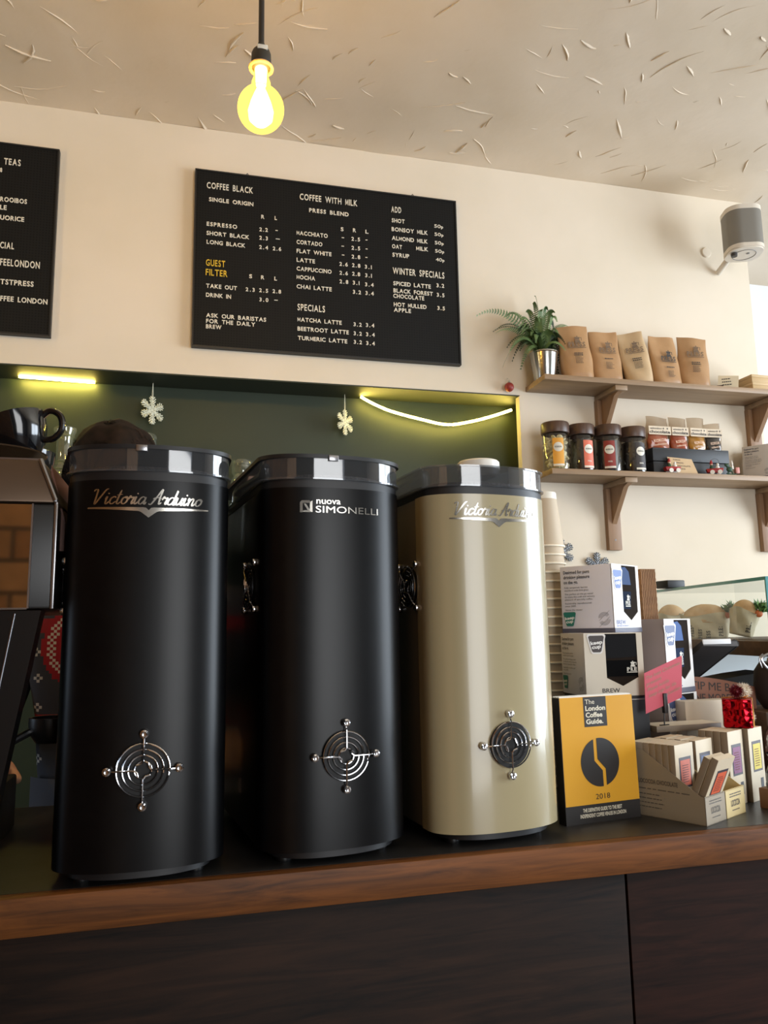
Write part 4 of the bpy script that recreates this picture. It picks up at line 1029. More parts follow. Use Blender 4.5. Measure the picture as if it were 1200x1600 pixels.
def carton(label, x, y, z, deg, s, h, sidem, frontlogo, side_text=False, cupm=(66, 84, 120), band=True, dark=False, sidelogo=True, frontm=None):
    """square carton: local front faces -y with a pointed window, local left side faces -x"""
    t = thing('cup_carton', label, 'box', (x, y, z), math.radians(deg), 'boxed reusable cups')
    fm = frontm or cartonw
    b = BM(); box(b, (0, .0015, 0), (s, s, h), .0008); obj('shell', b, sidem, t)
    # front panel with the window cut out: window x .30..1.0 of the width, pointed foot
    a0, a1 = s*.36, s*.90; zt, zs, zp = h*.985, h*.30, h*.17
    b = BM(); am = (a0+a1)/2
    for P in ([(0, 0), (am, 0), (am, zp), (a0, zs), (a0, h), (0, h)], [(am, 0), (s, 0), (s, h), (a1, h), (a1, zs), (am, zp)], [(a0, zt), (a1, zt), (a1, h), (a0, h)]):
        sheet(b, P, (0, 0, 0), (1, 0, 0), (0, 0, 1), .0012)
    obj('front_panel', b, fm, t)
    b = BM(); box(b, (a0-.002, .0002, zp*.9), (a1+.002, .0014, zt)); obj('window_recess', b, brownin, t)
    # the cup seen in the window
    b = BM(); cx = a0+(a1-a0)*.30; R = s*.21
    hw = a1-a0
    cupd = mat('boxed_cup_%d' % cupm[2], cupm, .7, spec=.1)
    lid = [(a0+.001, h*.70), (a0+hw*.02, h*.955), (a0+hw*.28, h*.965), (a0+hw*.52, h*.90), (a0+hw*.62, h*.70)] if not dark else [(a0+.001, h*.60), (a0+.001, h*.97), (a0+hw*.98, h*.97), (a0+hw*.98, h*.62)]
    sheet(b, lid, (0, 0, 0), (1, 0, 0), (0, 0, 1), .0008); obj('cup_lid', b, cupd, t)
    b = BM(); bod = [(a0+.001, h*.34), (a0+.001, h*.60), (a0+hw*.60, h*.60), (a0+hw*.52, h*.34)] if not dark else [(a0+.001, h*.32), (a0+.001, h*.57), (a0+hw*.98, h*.57), (a0+hw*.98, h*.32)]
    sheet(b, bod, (0, 0, 0), (1, 0, 0), (0, 0, 1), .0008); bd = obj('cup_band', b, mat('boxed_band_%d' % cupm[2], tuple(int(v*.5) for v in cupm), .8, spec=.05), t)
    b = BM(); px = a0+hw*(.16 if not dark else .64); slab_word(b, 'PRE', (px, -.0014, h*.40), (1, 0, 0), (0, 0, 1), h*.055, hw*.34); moka_icon(b, px+hw*.2, h*.465, h*.085, -.0014)
    plate(b, [(0, 0), (hw*.34, 0), (hw*.34, h*.012), (0, h*.012)], (px, -.0014, h*.375)); obj('band_print', b, mat('band_print_cream', (216, 212, 200), .5), bd)
    if band:
        b = BM(); box(b, (-.0006, -.0020, 0), (s+.0004, s+.0004, h*.065)); obj('foot_band', b, slatec if not dark else ink, t)
    else:
        b = BM(); box(b, (-.0003, -.0015, 0), (s+.0003, s+.0003, h*.02)); obj('foot_band', b, ink, t)
    b = BM(); write(b, 'BREW', (s*.07 if not dark else s*.27, -.0016, h*.115 if not dark else h*.075), h=h*.062, wd=s*(.34 if not dark else .30), bold=.015); 
    if not dark: lines(b, (s*.07, -.0016, h*.085), (1, 0, 0), (0, 0, 1), 1, s*.46, .002, .004, .1)
    obj('lettering', b, mat('brew_ink_%d' % (1 if dark else 2), (52, 44, 42) if dark else (92, 104, 150), .5), t)
    kc_logo(t, (s*.19 if not dark else s*.21, -.0012, h*(.64 if not dark else .70)), (1, 0, 0), (0, 0, 1), h*(.27 if not dark else .26), frontlogo, True)
    if side_text:
        U, V = (0, -1, 0), (0, 0, 1); X = -.0008; b = BM()
        for i, s_ in enumerate(('Designed for pure', 'drinking pleasure', 'on the go.')): write(b, s_, (X, s*.93, h*(.885-.075*i)), U, V, h=h*.048, wd=s*(.52, .52, .285)[i], bold=.02)
        for i, s_ in enumerate(('Fully tempered, barista', 'standard soda lime glass.', 'The perfect on the go vessel', 'to enjoy the craft and sensory', 'pleasure of specialty coffee.', 'Sustainably manufactured', 'since 2009.', 'Salute the reuser')):
            write(b, s_, (X, s*.92, h*(.665-.041*i-.016*((i > 1)+(i > 4)+(i > 6)))), U, V, h=h*.024, wd=s*(.46, .48, .56, .59, .55, .52, .22, .34)[i])
        for R_ in (.105, .085, .062): 
            for a0_, a1_ in ((.35*PI-.5, 1.1*PI-.45), (1.35*PI-.5, 2.1*PI-.45)):
                A, B = circ(s*R_*1.05, 22, a0_, a1_, end=True), circ(s*R_*1.05-.0006, 22, a0_, a1_, end=True)
                for i in range(22): plate(b, [A[i], A[i+1], B[i+1], B[i]], (X, s*.17, h*.20), U, V)
        for q in (-.018, .018): plate(b, [(-s*.10, -.010+q*s*3-.0003), (s*.10, .010+q*s*3-.0003), (s*.10, .010+q*s*3+.0003), (-s*.10, -.010+q*s*3+.0003)], (X, s*.17, h*.20), U, V)
        obj('side_print', b, mat('grey_ink', (96, 96, 104), .6), t)
        if sidelogo: kc_logo(t, (-.0002, s*.84, h*.10), U, V, h*.21, (40, 118, 104), False)
    return t
B1 = carton('white keep-cup carton on top of the stack, angled with its text side showing', .830, 1.400, 1.388, 32, .118, .139, lilac, (92, 116, 172), True)
B2 = carton('cream keep-cup carton with dark cup, under the angled white carton', .757, 1.395, 1.2625, -6, .122, .1250, lilac, (52, 40, 38), True, (24, 24, 26), False, True, True, mat('carton_cream', (212, 202, 184), .5))
t = thing('black_carton', 'tall black carton at the foot of the keep-cup stack behind the yellow book', 'box', (.757, 1.395, TZ), math.radians(-6))
b = BM(); box(b, (.0, 0, 0), (.128, .118, .192), .001); obj('shell', b, blk, t)
b = BM(); box(b, (-.0003, -.0004, .187), (.1283, .1184, .188)); obj('seam', b, cartonw, t)
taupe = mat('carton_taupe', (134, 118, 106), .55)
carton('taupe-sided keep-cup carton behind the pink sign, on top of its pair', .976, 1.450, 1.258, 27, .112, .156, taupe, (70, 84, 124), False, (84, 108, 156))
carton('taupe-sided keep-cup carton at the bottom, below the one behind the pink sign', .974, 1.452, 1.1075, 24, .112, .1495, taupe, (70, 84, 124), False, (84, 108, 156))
t = thing('flat_carton', 'flat brown carton under the taupe keep-cup cartons', 'box', (.960, 1.475, TZ), math.radians(24))
b = BM(); box(b, (-.005, -.012, 0), (.12, .12, .0365), .001); obj('shell', b, taupe, t)
carton('white keep-cup carton at the right end of the lower wall shelf', 2.088, 2.352, LZ+.019, 38, .098, .128, mat('carton_side_grey', (196, 188, 178), .55), (52, 40, 38), True, (34, 34, 36), True, False, False)
# cardboard sleeves standing on edge on the taupe carton
card = mat('corrugated_card', (154, 112, 70), .7); vary(card, (138, 98, 60), 60)
for k in range(9):
    l = 'flat brown cardboard cup sleeve on edge, %s from the left' % ('leftmost, first' if k == 0 else ORD[k]) if k < 8 else 'flat brown cardboard cup sleeve on edge, rightmost of the row'
    b = BM(); a = .0043
    x0 = k*a
    for j in range(19):
        pass
    pts = []
    for j in range(25): pts.append((x0 + .0005*math.sin(j*2.1), j/24))
    L0 = [b.verts.new((x-.0014, 0, z*.1095)) for x, z in pts]; L1 = [b.verts.new((x+.0014, 0, z*.1095)) for x, z in pts]
    M0 = [b.verts.new((x-.0014, .055, z*.1095)) for x, z in pts]; M1 = [b.verts.new((x+.0014, .055, z*.1095)) for x, z in pts]
    for j in range(24):
        for A, B in ((L0, L1), (L1, M1), (M1, M0), (M0, L0)): b.faces.new((A[j], B[j], B[j+1], A[j+1]))
    b.faces.new((L0[0], M0[0], M1[0], L1[0])); b.faces.new((L0[-1], L1[-1], M1[-1], M0[-1]))
    o = obj('cup_sleeve', b, card); o.location = (.962, 1.497, 1.4142); o.rotation_euler = (0, 0, math.radians(3)); tag(o, l, 'cup sleeve', 'cardboard sleeves on the taupe carton')

# ------------------------------------------------------------------ yellow guide book
yel = mat('book_yellow', (222, 164, 40), .38); vary(yel, (214, 154, 34), 5)
bkb = mat('book_black', (34, 30, 28), .45); cream = mat('book_cream', (226, 218, 196), .5)
ang = math.atan2(1.262-1.238, .778-.615)
t = thing('guide_book', 'yellow coffee guide paperback standing upright beside the white grinder', 'book', (.6225, 1.238, TZ), ang)
t.rotation_euler = (math.radians(-1.2), 0, ang)
BWd, BH, BT = .1555, .209, .020
b = BM(); box(b, (0, 0, .030), (BWd, .0008, BH)); cv = obj('cover', b, yel, t)
b = BM(); box(b, (0, 0, 0), (BWd, .0008, .030)); box(b, (0, BT, 0), (BWd, BT+.0008, BH)); box(b, (-.0009, 0, 0), (0, BT+.0008, BH)); obj('black_cover', b, bkb, t, label='black back, spine and foot band')
b = BM()
for k in range(12): box(b, (.0002, .0009+k*.00159, .001), (BWd-.002-.001*(k % 3), .0009+k*.00159+.0013, BH+.0016+.0008*math.sin(k*1.3)))
obj('pages', b, mat('page_white', (232, 228, 218), .7), t)
b = BM(); sheet(b, [(.049, .158), (.0975, .158), (.0975, .2085), (.049, .2085)], (0, 0, 0), t=.0003); sq = obj('title_square', b, bkb, cv)
b = BM(); y = -.0006
for i, (s_, wd) in enumerate((('The', .020), ('London', .0425), ('Coffee', .0355), ('Guide.', .0365))):
    write(b, s_, (.0525, y, .1965-i*.0112), h=.0078, wd=wd, bold=.0 if i == 0 else .03)
obj('lettering', b, cream, sq)
# bean emblem
b = BM(); cx, cz, R = .0765, .098, .0405
zig = [(-.0085, .0405), (-.0085, .004), (.0075, -.013), (.0075, -.0405)]; gap = .0033
def side_poly(sg):
    ln = [(x+sg*gap, z) for x, z in zig]
    ln[0] = (ln[0][0], math.sqrt(R*R-ln[0][0]**2)); ln[-1] = (ln[-1][0], -math.sqrt(R*R-ln[-1][0]**2))
    ln[1] = (ln[1][0], ln[1][1]+(.0012 if sg > 0 else -.0012)); ln[2] = (ln[2][0], ln[2][1]+(.0012 if sg > 0 else -.0012))
    a0 = math.atan2(ln[-1][1], ln[-1][0]); a1 = math.atan2(ln[0][1], ln[0][0])
    if sg > 0: arc = circ(R, 30, a0, a1, end=True)
    else: arc = circ(R, 30, a0, a1-2*PI, end=True)
    return ln + arc[1:-1]
for sg in (-1, 1): plate(b, [(cx+x, cz+z) for x, z in side_poly(sg)], (0, -.0004, 0))
obj('bean_emblem', b, bkb, cv)
b = BM(); write(b, '2018', (.0625, -.0004, .0375), h=.0085, wd=.030); obj('year', b, bkb, cv)
b = BM(); write(b, 'THE DEFINITIVE GUIDE TO THE BEST', (.034, -.0004, .0185), h=.0058, wd=.082, bold=.02); write(b, 'INDEPENDENT COFFEE VENUES IN LONDON', (.028, -.0004, .0095), h=.0058, wd=.096, bold=.02); obj('subtitle', b, cream, t)

# ------------------------------------------------------------------ chocolate bar trays
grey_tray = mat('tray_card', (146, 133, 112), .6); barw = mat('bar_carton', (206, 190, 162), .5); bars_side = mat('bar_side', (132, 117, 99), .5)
TA = math.radians(27); O_ = Vector((.8385, 1.165, TZ)); UX = Vector((math.cos(TA), math.sin(TA), 0)); UY = Vector((-math.sin(TA), math.cos(TA), 0))
def tray(label, off, w, d, m, big):
    t = thing('display_tray', label, 'tray', O_+UX*off, TA, 'cardboard trays of chocolate bars')
    sidep = [(0, 0), (d, 0), (d, .112), (d*.80, .112), (d*.05, .046), (0, .046)]
    b = BM()
    for x in (0, w-.0012):
        vs = extrude_xz(b, sidep, 0, .0012)
        for v in vs: v.co = Vector((x+v.co.y, v.co.x, v.co.z))
    nt_ = 14
    box(b, (0, 0, 0), (w, .0012, .0445)); box(b, (0, d-.0012, 0), (w, d, .112)); box(b, (0, 0, 0), (w, d, .0012))
    for k in range(nt_): box(b, (w*k/nt_, 0, .044), (w*(k+.62)/nt_, .0012, .0466))
    obj('shell', b, m, t)
    b = BM(); lines(b, (w*.2, -.0004, .037), (1, 0, 0), (0, 0, 1), 2, w*.62, .0018, .0042, .05)
    write(b, 'LOCOCOA', (w*.26, -.0004, .0175), h=.010, wd=w*.46, bold=.02); lines(b, (w*.3, -.0004, .010), (1, 0, 0), (0, 0, 1), 1, w*.4, .0016, .004, .05)
    obj('print', b, mat('tray_ink', (92, 84, 74), .6), t)
    if big:
        b = BM(); U = (0, -1, 0); write(b, 'LOCOCOA CHOCOLATE', (-.0004, d*.88, .056), U, h=.0070, wd=.074, bold=.02)
        lines(b, (-.0004, d*.9, .046), U, (0, 0, 1), 1, .10, .0016, .004, .05); lines(b, (-.0004, d*.9, .037), U, (0, 0, 1), 4, .055, .0014, .0072, .4)
        obj('side_print', b, MATS['tray_ink'], t)
    return t
tray('grey-sided cocoa tray of bars with front corner towards the counter edge', 0, .0705, .137, grey_tray, True)
tray('narrow yellowish tray of bars right of the grey-sided tray', .0725, .072, .137, mat('tray_card_yellow', (204, 182, 128), .6), False)
def choc_bar(name_label, pos, w, h, th, col, rz=TA, rx=0, ry=0, group='chocolate bars in the counter trays'):
    """bar carton: origin at the front bottom left corner; front faces -y"""
    t = thing('chocolate_bar', name_label, 'chocolate bar', pos, 0, group); t.rotation_euler = (rx, ry, rz)
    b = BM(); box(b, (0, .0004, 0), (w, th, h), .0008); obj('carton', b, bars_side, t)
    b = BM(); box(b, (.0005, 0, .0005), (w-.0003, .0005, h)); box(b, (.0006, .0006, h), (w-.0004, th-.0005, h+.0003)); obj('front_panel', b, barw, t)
    if col:
        b = BM(); sheet(b, [(w*.2, h*.40), (w*.84, h*.40), (w*.84, h*.82), (w*.2, h*.82)], (0, 0, 0), t=.0003); wn = obj('label', b, mat('label_frame', (58, 48, 54), .5), t)
        b = BM(); sheet(b, [(w*.26, h*.43), (w*.78, h*.43), (w*.78, h*.78), (w*.26, h*.78)], (0, -.0003, 0), t=.0003); obj('label_field', b, mat('label_%d_%d_%d' % col, col, .5), wn)
        b = BM(); lines(b, (w*.34, -.0008, h*.70), (1, 0, 0), (0, 0, 1), 8, w*.36, .0014, h*.032, .2); obj('label_print', b, mat('label_ink', (110, 50, 36), .6), wn)
        b = BM(); plate(b, [(w*.64, h*.13), (w*.84, h*.13), (w*.84, h*.30), (w*.64, h*.30)], (0, -.0003, 0)); obj('emblem', b, bkb, t)
    return t
orange, purple, yellow, blue = (206, 92, 56), (120, 50, 96), (212, 190, 60), (64, 74, 106)
W1, HB, TH = .064, .1225, .0120
for k in range(7):
    l = 'chocolate bar with orange label, front of the standing row in the grey tray' if k == 0 else 'chocolate bar behind the orange-labelled one in the grey tray, %s from the front' % ORD[k]
    choc_bar(l, O_+UX*.003+UY*(.050+k*.0122)+Vector((0, 0, .0015)), W1, HB, TH, orange if k == 0 else None)
choc_bar('leaning chocolate bar with orange label, foremost in the grey tray', O_+UX*.004+UY*.020+Vector((0, 0, .003)), W1*.95, .114, TH, orange, TA, math.radians(24))
choc_bar('leaning chocolate bar just behind the foremost leaning one', O_+UX*.004+UY*.0340+Vector((0, 0, .003)), W1*.95, .114, TH, None, TA, math.radians(24))
for k in range(6):
    l = 'chocolate bar with half-hidden blue label, front of the row in the yellowish tray' if k == 0 else 'chocolate bar in the yellowish tray, %s from the front' % ORD[k]
    choc_bar(l, O_+UX*.0775+UY*(.050+k*.0139)+Vector((0, 0, .0015)), W1-.003, HB-.001*(k % 2), TH, blue if k == 0 else None)
for k in range(4):
    l = 'chocolate bar with purple label standing right of the trays' if k == 0 else 'chocolate bar behind the purple-labelled bar, %s from the front' % ORD[k]
    choc_bar(l, O_+UX*.160+UY*(.030+k*.0142)+Vector((0, 0, 0)), .060, .133, .0135, purple if k == 0 else None)
for k in range(3):
    l = 'chocolate bar with yellow label at the right edge of the picture' if k == 0 else 'chocolate bar behind the yellow-labelled bar, %s from the front' % ORD[k]
    choc_bar(l, O_+UX*.227+UY*(.022+k*.0142)+Vector((0, 0, 0)), .060, .133, .0135, yellow if k == 0 else None)
t = choc_bar('chocolate bar lying flat across the tops of the standing bars', (.876, 1.272, TZ+.1337), .150, .056, .0120, None, 0, 0, 0)
t.rotation_euler = (-PI/2, 0, math.radians(2)); t.location = (.888, 1.366, TZ+.1362)
t = thing('snack_box', 'small brown box with clear wrapper at the right edge of the counter', 'box', (1.035, 1.195, TZ), math.radians(20))
b = BM(); box(b, (0, 0, 0), (.07, .06, .035), .001); obj('box', b, mat('snack_brown', (120, 86, 60), .6), t)
b = BM(); pouch_mesh(b, .075, .05, .06, 31); 
for v in b.verts: v.co += Vector((.035, .03, .0355))
obj('wrapper', b, thin_glass('wrapper_film', (225, 232, 236), .1, .12), t)

# ------------------------------------------------------------------ pink sign on a clip, gift, signs behind
pink = mat('pink_card', (206, 88, 104), .6)
t = thing('card_sign', 'pink card with silver handwriting held up by a black clip', 'sign', (.907, 1.378, TZ+.1368))
A_ = [Vector(v) for v in ((.827, 1.300, 1.308), (.914, 1.300, 1.340), (.907, 1.300, 1.259), (.825, 1.300, 1.231))]
b = BM(); y0 = .002
q = [(v.x-.868, v.z-(TZ+.1365)) for v in A_]; extrude_xz(b, q, -.016, -.0152); pk = obj('card', b, pink, t)
b = BM(); U = (A_[1]-A_[0]).normalized(); V = (A_[0]-A_[3]).normalized()
for i, (s_, wd, dx_) in enumerate((('The best Christmas', .084, .002), ('present', .036, .004), ('Please bottle', .052, .006), ('keep cup for life', .066, .009), ('in chocolate', .04, .044))):
    o = A_[0]+U*dx_-V*(.0145+.0118*i if i < 4 else .0145+.0118*4.0)-Vector((.868, 0, TZ+.1365)); o.y = -.0165
    write(b, s_, o, U, V, h=.0068, wd=wd, shear=.15)
obj('handwriting', b, mat('silver_pen', (176, 150, 128), .4, .3), pk)
b = BM(); box(b, (-.0035, -.020, .024), (.0045, -.010, .062), .001); obj('clip', b, mat('clip_black', (40, 34, 34), .4), t)
b = BM(); tube(b, [(0, -.0125, .026), (-.001, -.012, .010), (-.0005, -.011, 0)], .0013, 6); tube(b, [(-.012, -.012, .0012), (.010, -.010, .0012)], .0012, 6); obj('stem', b, dark, t)
foil = mat('red_foil', (196, 26, 40), .16, 1)
def foil_nodes(m):
    tc = N(m, 'ShaderNodeTexCoord'); vo = N(m, 'ShaderNodeTexVoronoi', Scale=85); L(m, tc.outputs['Object'], vo.inputs['Vector'])
    bp = N(m, 'ShaderNodeBump', Strength=.8, Distance=.004); L(m, vo.outputs['Distance'], bp.inputs['Height']); L(m, bp.outputs[0], bsdf(m).inputs['Normal'])
foil_nodes(foil)
gold = mat('gold_cord', (214, 150, 50), .3, .8)
GZ = TZ+.1338
t = thing('gift_ornament', 'red foil gift box with gold cord and pompoms standing on the chocolate bars', 'ornament', (1.040, 1.322, GZ), math.radians(50))
b = BM(); box(b, (-.028, -.026, 0), (.028, .026, .054), .003); obj('box', b, foil, t)
b = BM(); tube(b, [(0, -.0265, .001), (.001, -.027, .03), (0, -.0265, .0545), (0, .0, .0555), (0, .0265, .0545), (0, .0268, .001)], .0011, 6)
for s in (-1, 1): tube(b, catmull([(0, -.012, .055), (s*.014, -.020, .060), (s*.017, -.012, .057), (0, -.010, .056)], 5), .0009, 5)
obj('gold_cord', b, gold, t)
def pompom(nm, c, r, m, seed, n=420):
    rp = random.Random(seed); b = BM(); ball(b, c, r*.55, 14, 10)
    for k in range(n):
        d = Vector((rp.gauss(0, 1), rp.gauss(0, 1), rp.gauss(0, 1))).normalized(); a = d.orthogonal().normalized(); a.rotate(Matrix.Rotation(rp.uniform(0, 6.3), 3, d))
        o = Vector(c)+d*r*.4; e = Vector(c)+d*r*rp.uniform(.85, 1.1)+a*r*.1; w_ = a*r*.07
        v = [b.verts.new(o-w_), b.verts.new(o+w_), b.verts.new(e)]; b.faces.new(v)
    return obj(nm, b, m, t, 3)
pompom('pompom', (-.006, .0, .067), .0150, mat('dark_red_tinsel', (112, 16, 34), .35, .3), 1)
pompom('pompom', (.008, -.013, .068), .0165, mat('white_tinsel', (232, 222, 206), .4), 2)
pompom('pompom', (.040, -.010, .040), .017, MATS['dark_red_tinsel'], 3); pompom('pompom', (.042, -.018, .0145), .0140, MATS['white_tinsel'], 4)
t = thing('cream_box', 'plain cream box standing behind the red gift', 'box', (.998, 1.428, TZ), math.radians(2))
b = BM(); box(b, (.0, 0, 0), (.115, .035, .174), .001); obj('shell', b, mat('cream_carton', (196, 180, 156), .6), t)
t = thing('tip_sign', 'brown cardboard sign hand-lettered TIP ME BABY behind the cream box', 'sign', (1.06, 1.505, TZ), math.radians(-4))
b = BM(); ps = [(-.012, 0), (.165, 0), (.165, .192)] + [(.165-.177*i/12, .192+.027*math.sin(i/12*PI*.5)) for i in range(1, 13)]
extrude_xz(b, ps, 0, .003); obj('board', b, mat('brown_board', (132, 84, 62), .6), t)
b = BM(); write(b, 'TIP ME BABY', (.010, -.0006, .192), (1, 0, -.09), (.02, 0, 1), h=.017, wd=.140); write(b, 'ONE MORE', (.002, -.0006, .165), (1, 0, -.04), (0, 0, 1), h=.017, wd=.100); obj('lettering', b, ink, t)

# ------------------------------------------------------------------ glass display case
glass = thin_glass('case_glass', (250, 253, 252), .03, .01); teal = mat('glass_edge_teal', (110, 178, 184), .15, 0, .3)
dwood = wood('case_dark_wood', (96, 70, 50), (70, 50, 36), .5, 0, 1)
c0 = Vector((1.375, 1.610, 0)); ca = math.atan2(.645, .115)
t = thing('display_case', 'glass display case with teal edges holding wrapped sandwiches at the right edge', 'display case', (c0.x, c0.y, TZ), ca-PI/2)
LN, DW = .75, .62   # local: y runs back along the left side, x runs right along the front
b = BM(); box(b, (.003, .003, .438), (DW, LN, .444)); obj('top_pane', b, glass, t)
b = BM(); box(b, (0, 0, .288), (.004, LN, .438)); obj('side_pane', b, glass, t)
b = BM(); box(b, (.004, -.004, .288), (DW, 0, .438)); obj('front_pane', b, glass, t)
b = BM(); box(b, (-.001, -.002, .437), (.003, LN, .4455)); box(b, (-.001, -.006, .437), (DW, -.002, .4455)); box(b, (-.001, -.006, .288), (.005, -.001, .437)); obj('glass_edge', b, teal, t, label='teal ground edge of the glass')
b = BM(); box(b, (.0, -.004, .250), (DW, LN, .287), .001); obj('tray_board', b, dwood, t)
b = BM(); box(b, (.005, .0, .245), (DW, .004, .250)); obj('lower_glass_edge', b, teal, t)
b = BM(); box(b, (.04, .006, .012), (DW, .010, .244)); obj('lower_pane', b, glass, t)
b = BM(); box(b, (.0, 0, 0), (DW, LN, .012)); box(b, (.0, LN-.01, .012), (DW, LN, .25)); obj('lower_back', b, mat('case_white', (222, 228, 230), .5), t)
b = BM(); vs = extrude_xz(b, [(-.02, .248), (.004, .248), (-.10, .012), (-.115, .012)], .02, .03); 
for v in vs: v.co = Vector((v.co.y-.02, v.co.x*-1.0+.0, v.co.z))
obj('strut', b, mat('strut_beige', (150, 138, 118), .5), t)
t = thing('black_tray', 'black box on top of the far end of the glass case', 'box', (1.475, 2.14, TZ+.4458), .05)
b = BM(); box(b, (-.032, -.03, 0), (.032, .03, .024), .003); obj('shell', b, blk, t)
t = thing('till_screen', 'dark till screen tilted away below the sandwich shelf', 'screen', (1.145, 1.60, TZ))
b = BM()
P = [Vector((1.092, 1.485, 1.3655)), Vector((1.181, 1.485, 1.363)), Vector((1.205, 1.700, 1.266)), Vector((1.11, 1.700, 1.268))]; P = [v-Vector((1.145, 1.60, TZ)) for v in P]
n = (P[1]-P[0]).cross(P[3]-P[0]).normalized()*.012
A = [b.verts.new(v) for v in P]; B = [b.verts.new(v-n) for v in P]; b.faces.new(A); b.faces.new(B[::-1])
for i in range(4): b.faces.new((A[i], A[(i+1) % 4], B[(i+1) % 4], B[i]))
obj('panel', b, mat('screen_back', (62, 60, 62), .5), t)
b = BM(); d1 = (P[2]-P[1]); box(b, (P[0].x, P[0].y-.004, P[0].z-.008), (P[1].x-.018, P[0].y, P[0].z+.003), .001); obj('top_edge', b, white, t, label='white top edge')
b = BM(); tube(b, [P[1]+Vector((-.004, 0, -.004)), P[2]+Vector((-.004, 0, -.004))], .009, 8); obj('side_edge', b, mat('screen_black', (20, 20, 22), .4), t)
b = BM(); tube(b, [(.0, .02, .24), (.0, .03, .0)], .012, 12); lathe(b, [(0, 0), (.05, 0), (.05, .008), (0, .012)], 24, (0, .03, 0)); obj('stand', b, dark, t)

# sandwiches
bread = mat('ciabatta', (206, 160, 112), .7); vary(bread, (224, 186, 142), 30, bump=.3)
paper = mat('wrap_paper', (214, 196, 162), .5); vary(paper, (224, 208, 178), 14, bump=.4, bscale=30, dist=.005)
leaf = mat('salad_green', (66, 104, 44), .5); vary(leaf, (116, 150, 74), 60); tomato = mat('salmon_orange', (220, 120, 70), .4)
SZ = TZ+.2875
def sandwich(label, x, y, rz, w, h, lean, words, bread_on, greens, seed):
    t = thing('sandwich', label, 'sandwich', (x, y, SZ+w*.36*abs(math.sin(math.radians(lean)))+.0005), 0, 'wrapped sandwiches in the glass case'); t.rotation_euler = (0, math.radians(lean), math.radians(rz))
    rs = random.Random(seed); b = BM(); rows = []; n = 36; m = 12
    for j in range(m+1):
        k = j/m; hw = w/2*(.72+.28*k); dd = .030*(.5+.5*k)
        rows.append([b.verts.new((hw*math.copysign(abs(math.cos(a))**.8, math.cos(a)) + .0015*math.sin(a*7+k*9+seed), dd*math.sin(a)+.0018*math.sin(a*5+k*7+seed), h*k + (.006*math.sin(a*3+seed) if j == m else 0))) for a in [2*PI*i/n for i in range(n)]])
    for A, B in zip(rows, rows[1:]):
        for i in range(n): b.faces.new((A[i], A[(i+1) % n], B[(i+1) % n], B[i]))
    b.faces.new(rows[0][::-1]); obj('paper_wrap', b, paper, t, 2)
    if bread_on:
        b = BM(); vs = ball(b, (0, 0, 0), 1, 24, 14, (w*.44, .026, .040))
        for v in vs: v.co += Vector((0, 0, h-.008)) + Vector((1, 1, 1))*.002*noise.noise(v.co*60)
        obj('bread', b, bread, t, 2)
    if greens:
        b = BM()
        for k in range(70):
            o = Vector((greens*w*.5+rs.uniform(-.014, .014), rs.uniform(-.028, -.004), h+rs.uniform(.0, .022))); d = Vector((rs.uniform(-1, 1), rs.uniform(-1, .4), rs.uniform(.1, 1.2))).normalized(); a = d.orthogonal().normalized()*rs.uniform(.003, .008); ln = rs.uniform(.012, .030)
            r = [b.verts.new(o), b.verts.new(o+d*ln*.5+a), b.verts.new(o+d*ln+Vector((0, 0, .004))), b.verts.new(o+d*ln*.5-a)]; b.faces.new(r)
        obj('salad', b, leaf, t, 3)
        b = BM(); vs = ball(b, (greens*w*.44, -.020, h-.002), .009, 12, 8, (1.2, .7, 1.3)); obj('filling', b, tomato, t)
    b = BM()
    for (cx, z0, s_, sz) in words:
        yy = lambda xx, zz: -(.030*(.5+.5*zz/h))*math.sqrt(max(.02, 1-min(1, abs(xx)/(w/2*(.72+.28*zz/h)))**2.2))-.0030
        slab_word(b, s_, (cx, yy(cx, z0+.02), z0), (0, 0, 1), (-1, yy(0, .05)*0, 0), sz, sz*.75*len(s_))
    obj('lettering', b, ink, t)
    return t
sandwich('bread roll sandwich half hidden behind the taupe carton', 1.585, 2.30, -10, .108, .078, -3, (), True, 0, 3)
sandwich('broad paper-wrapped sandwich roll with PRESS print, in the middle of the case', 1.572, 2.105, -25, .160, .074, 0, ((-.045, .006, 'PRESS', .010), (-.022, .0, 'PRESS', .010), (.002, .0, 'ESS', .011), (.040, .006, 'PRESS', .012)), True, .82, 5)
sandwich('narrow paper-wrapped sandwich with orange filling tilted beside the broad one', 1.622, 2.020, -25, .088, .078, 14, ((.018, .012, 'PRESS', .012),), True, .90, 8)
sandwich('low paper-wrapped sandwich at the right edge of the case', 1.585, 1.790, -20, .085, .046, 0, ((.012, .028, 'PRE', .010),), False, .2, 9)
cloth = mat('black_cloth', (24, 23, 25), .8)
t = thing('cloth', 'black cloth heaped in the lower glass compartment', 'cloth', (1.455, 1.86, TZ+.0125), -.2)
b = BM(); pts = [(-.10, 0), (.10, 0), (.105, .175), (.07, .190), (0, .182), (-.06, .172), (-.10, .14)]; extrude_xz(b, pts, -.06, .06)
obj('fabric', b, cloth, t)
t = thing('jar_bag', 'dark brown bag with a metal handle at the right edge beside the case', 'bag', (1.275, 1.472, TZ+.1455))
b = BM(); vs = lathe(b, [(0, 0), (.040, 0), (.052, .02), (.056, .05), (.052, .082), (.040, .100), (0, .106)], 28)
for v in vs: v.co += Vector((1, 1, 0))*.006*noise.noise(v.co*28)
obj('sack', b, mat('dark_brown_fabric', (40, 26, 24), .8), t)
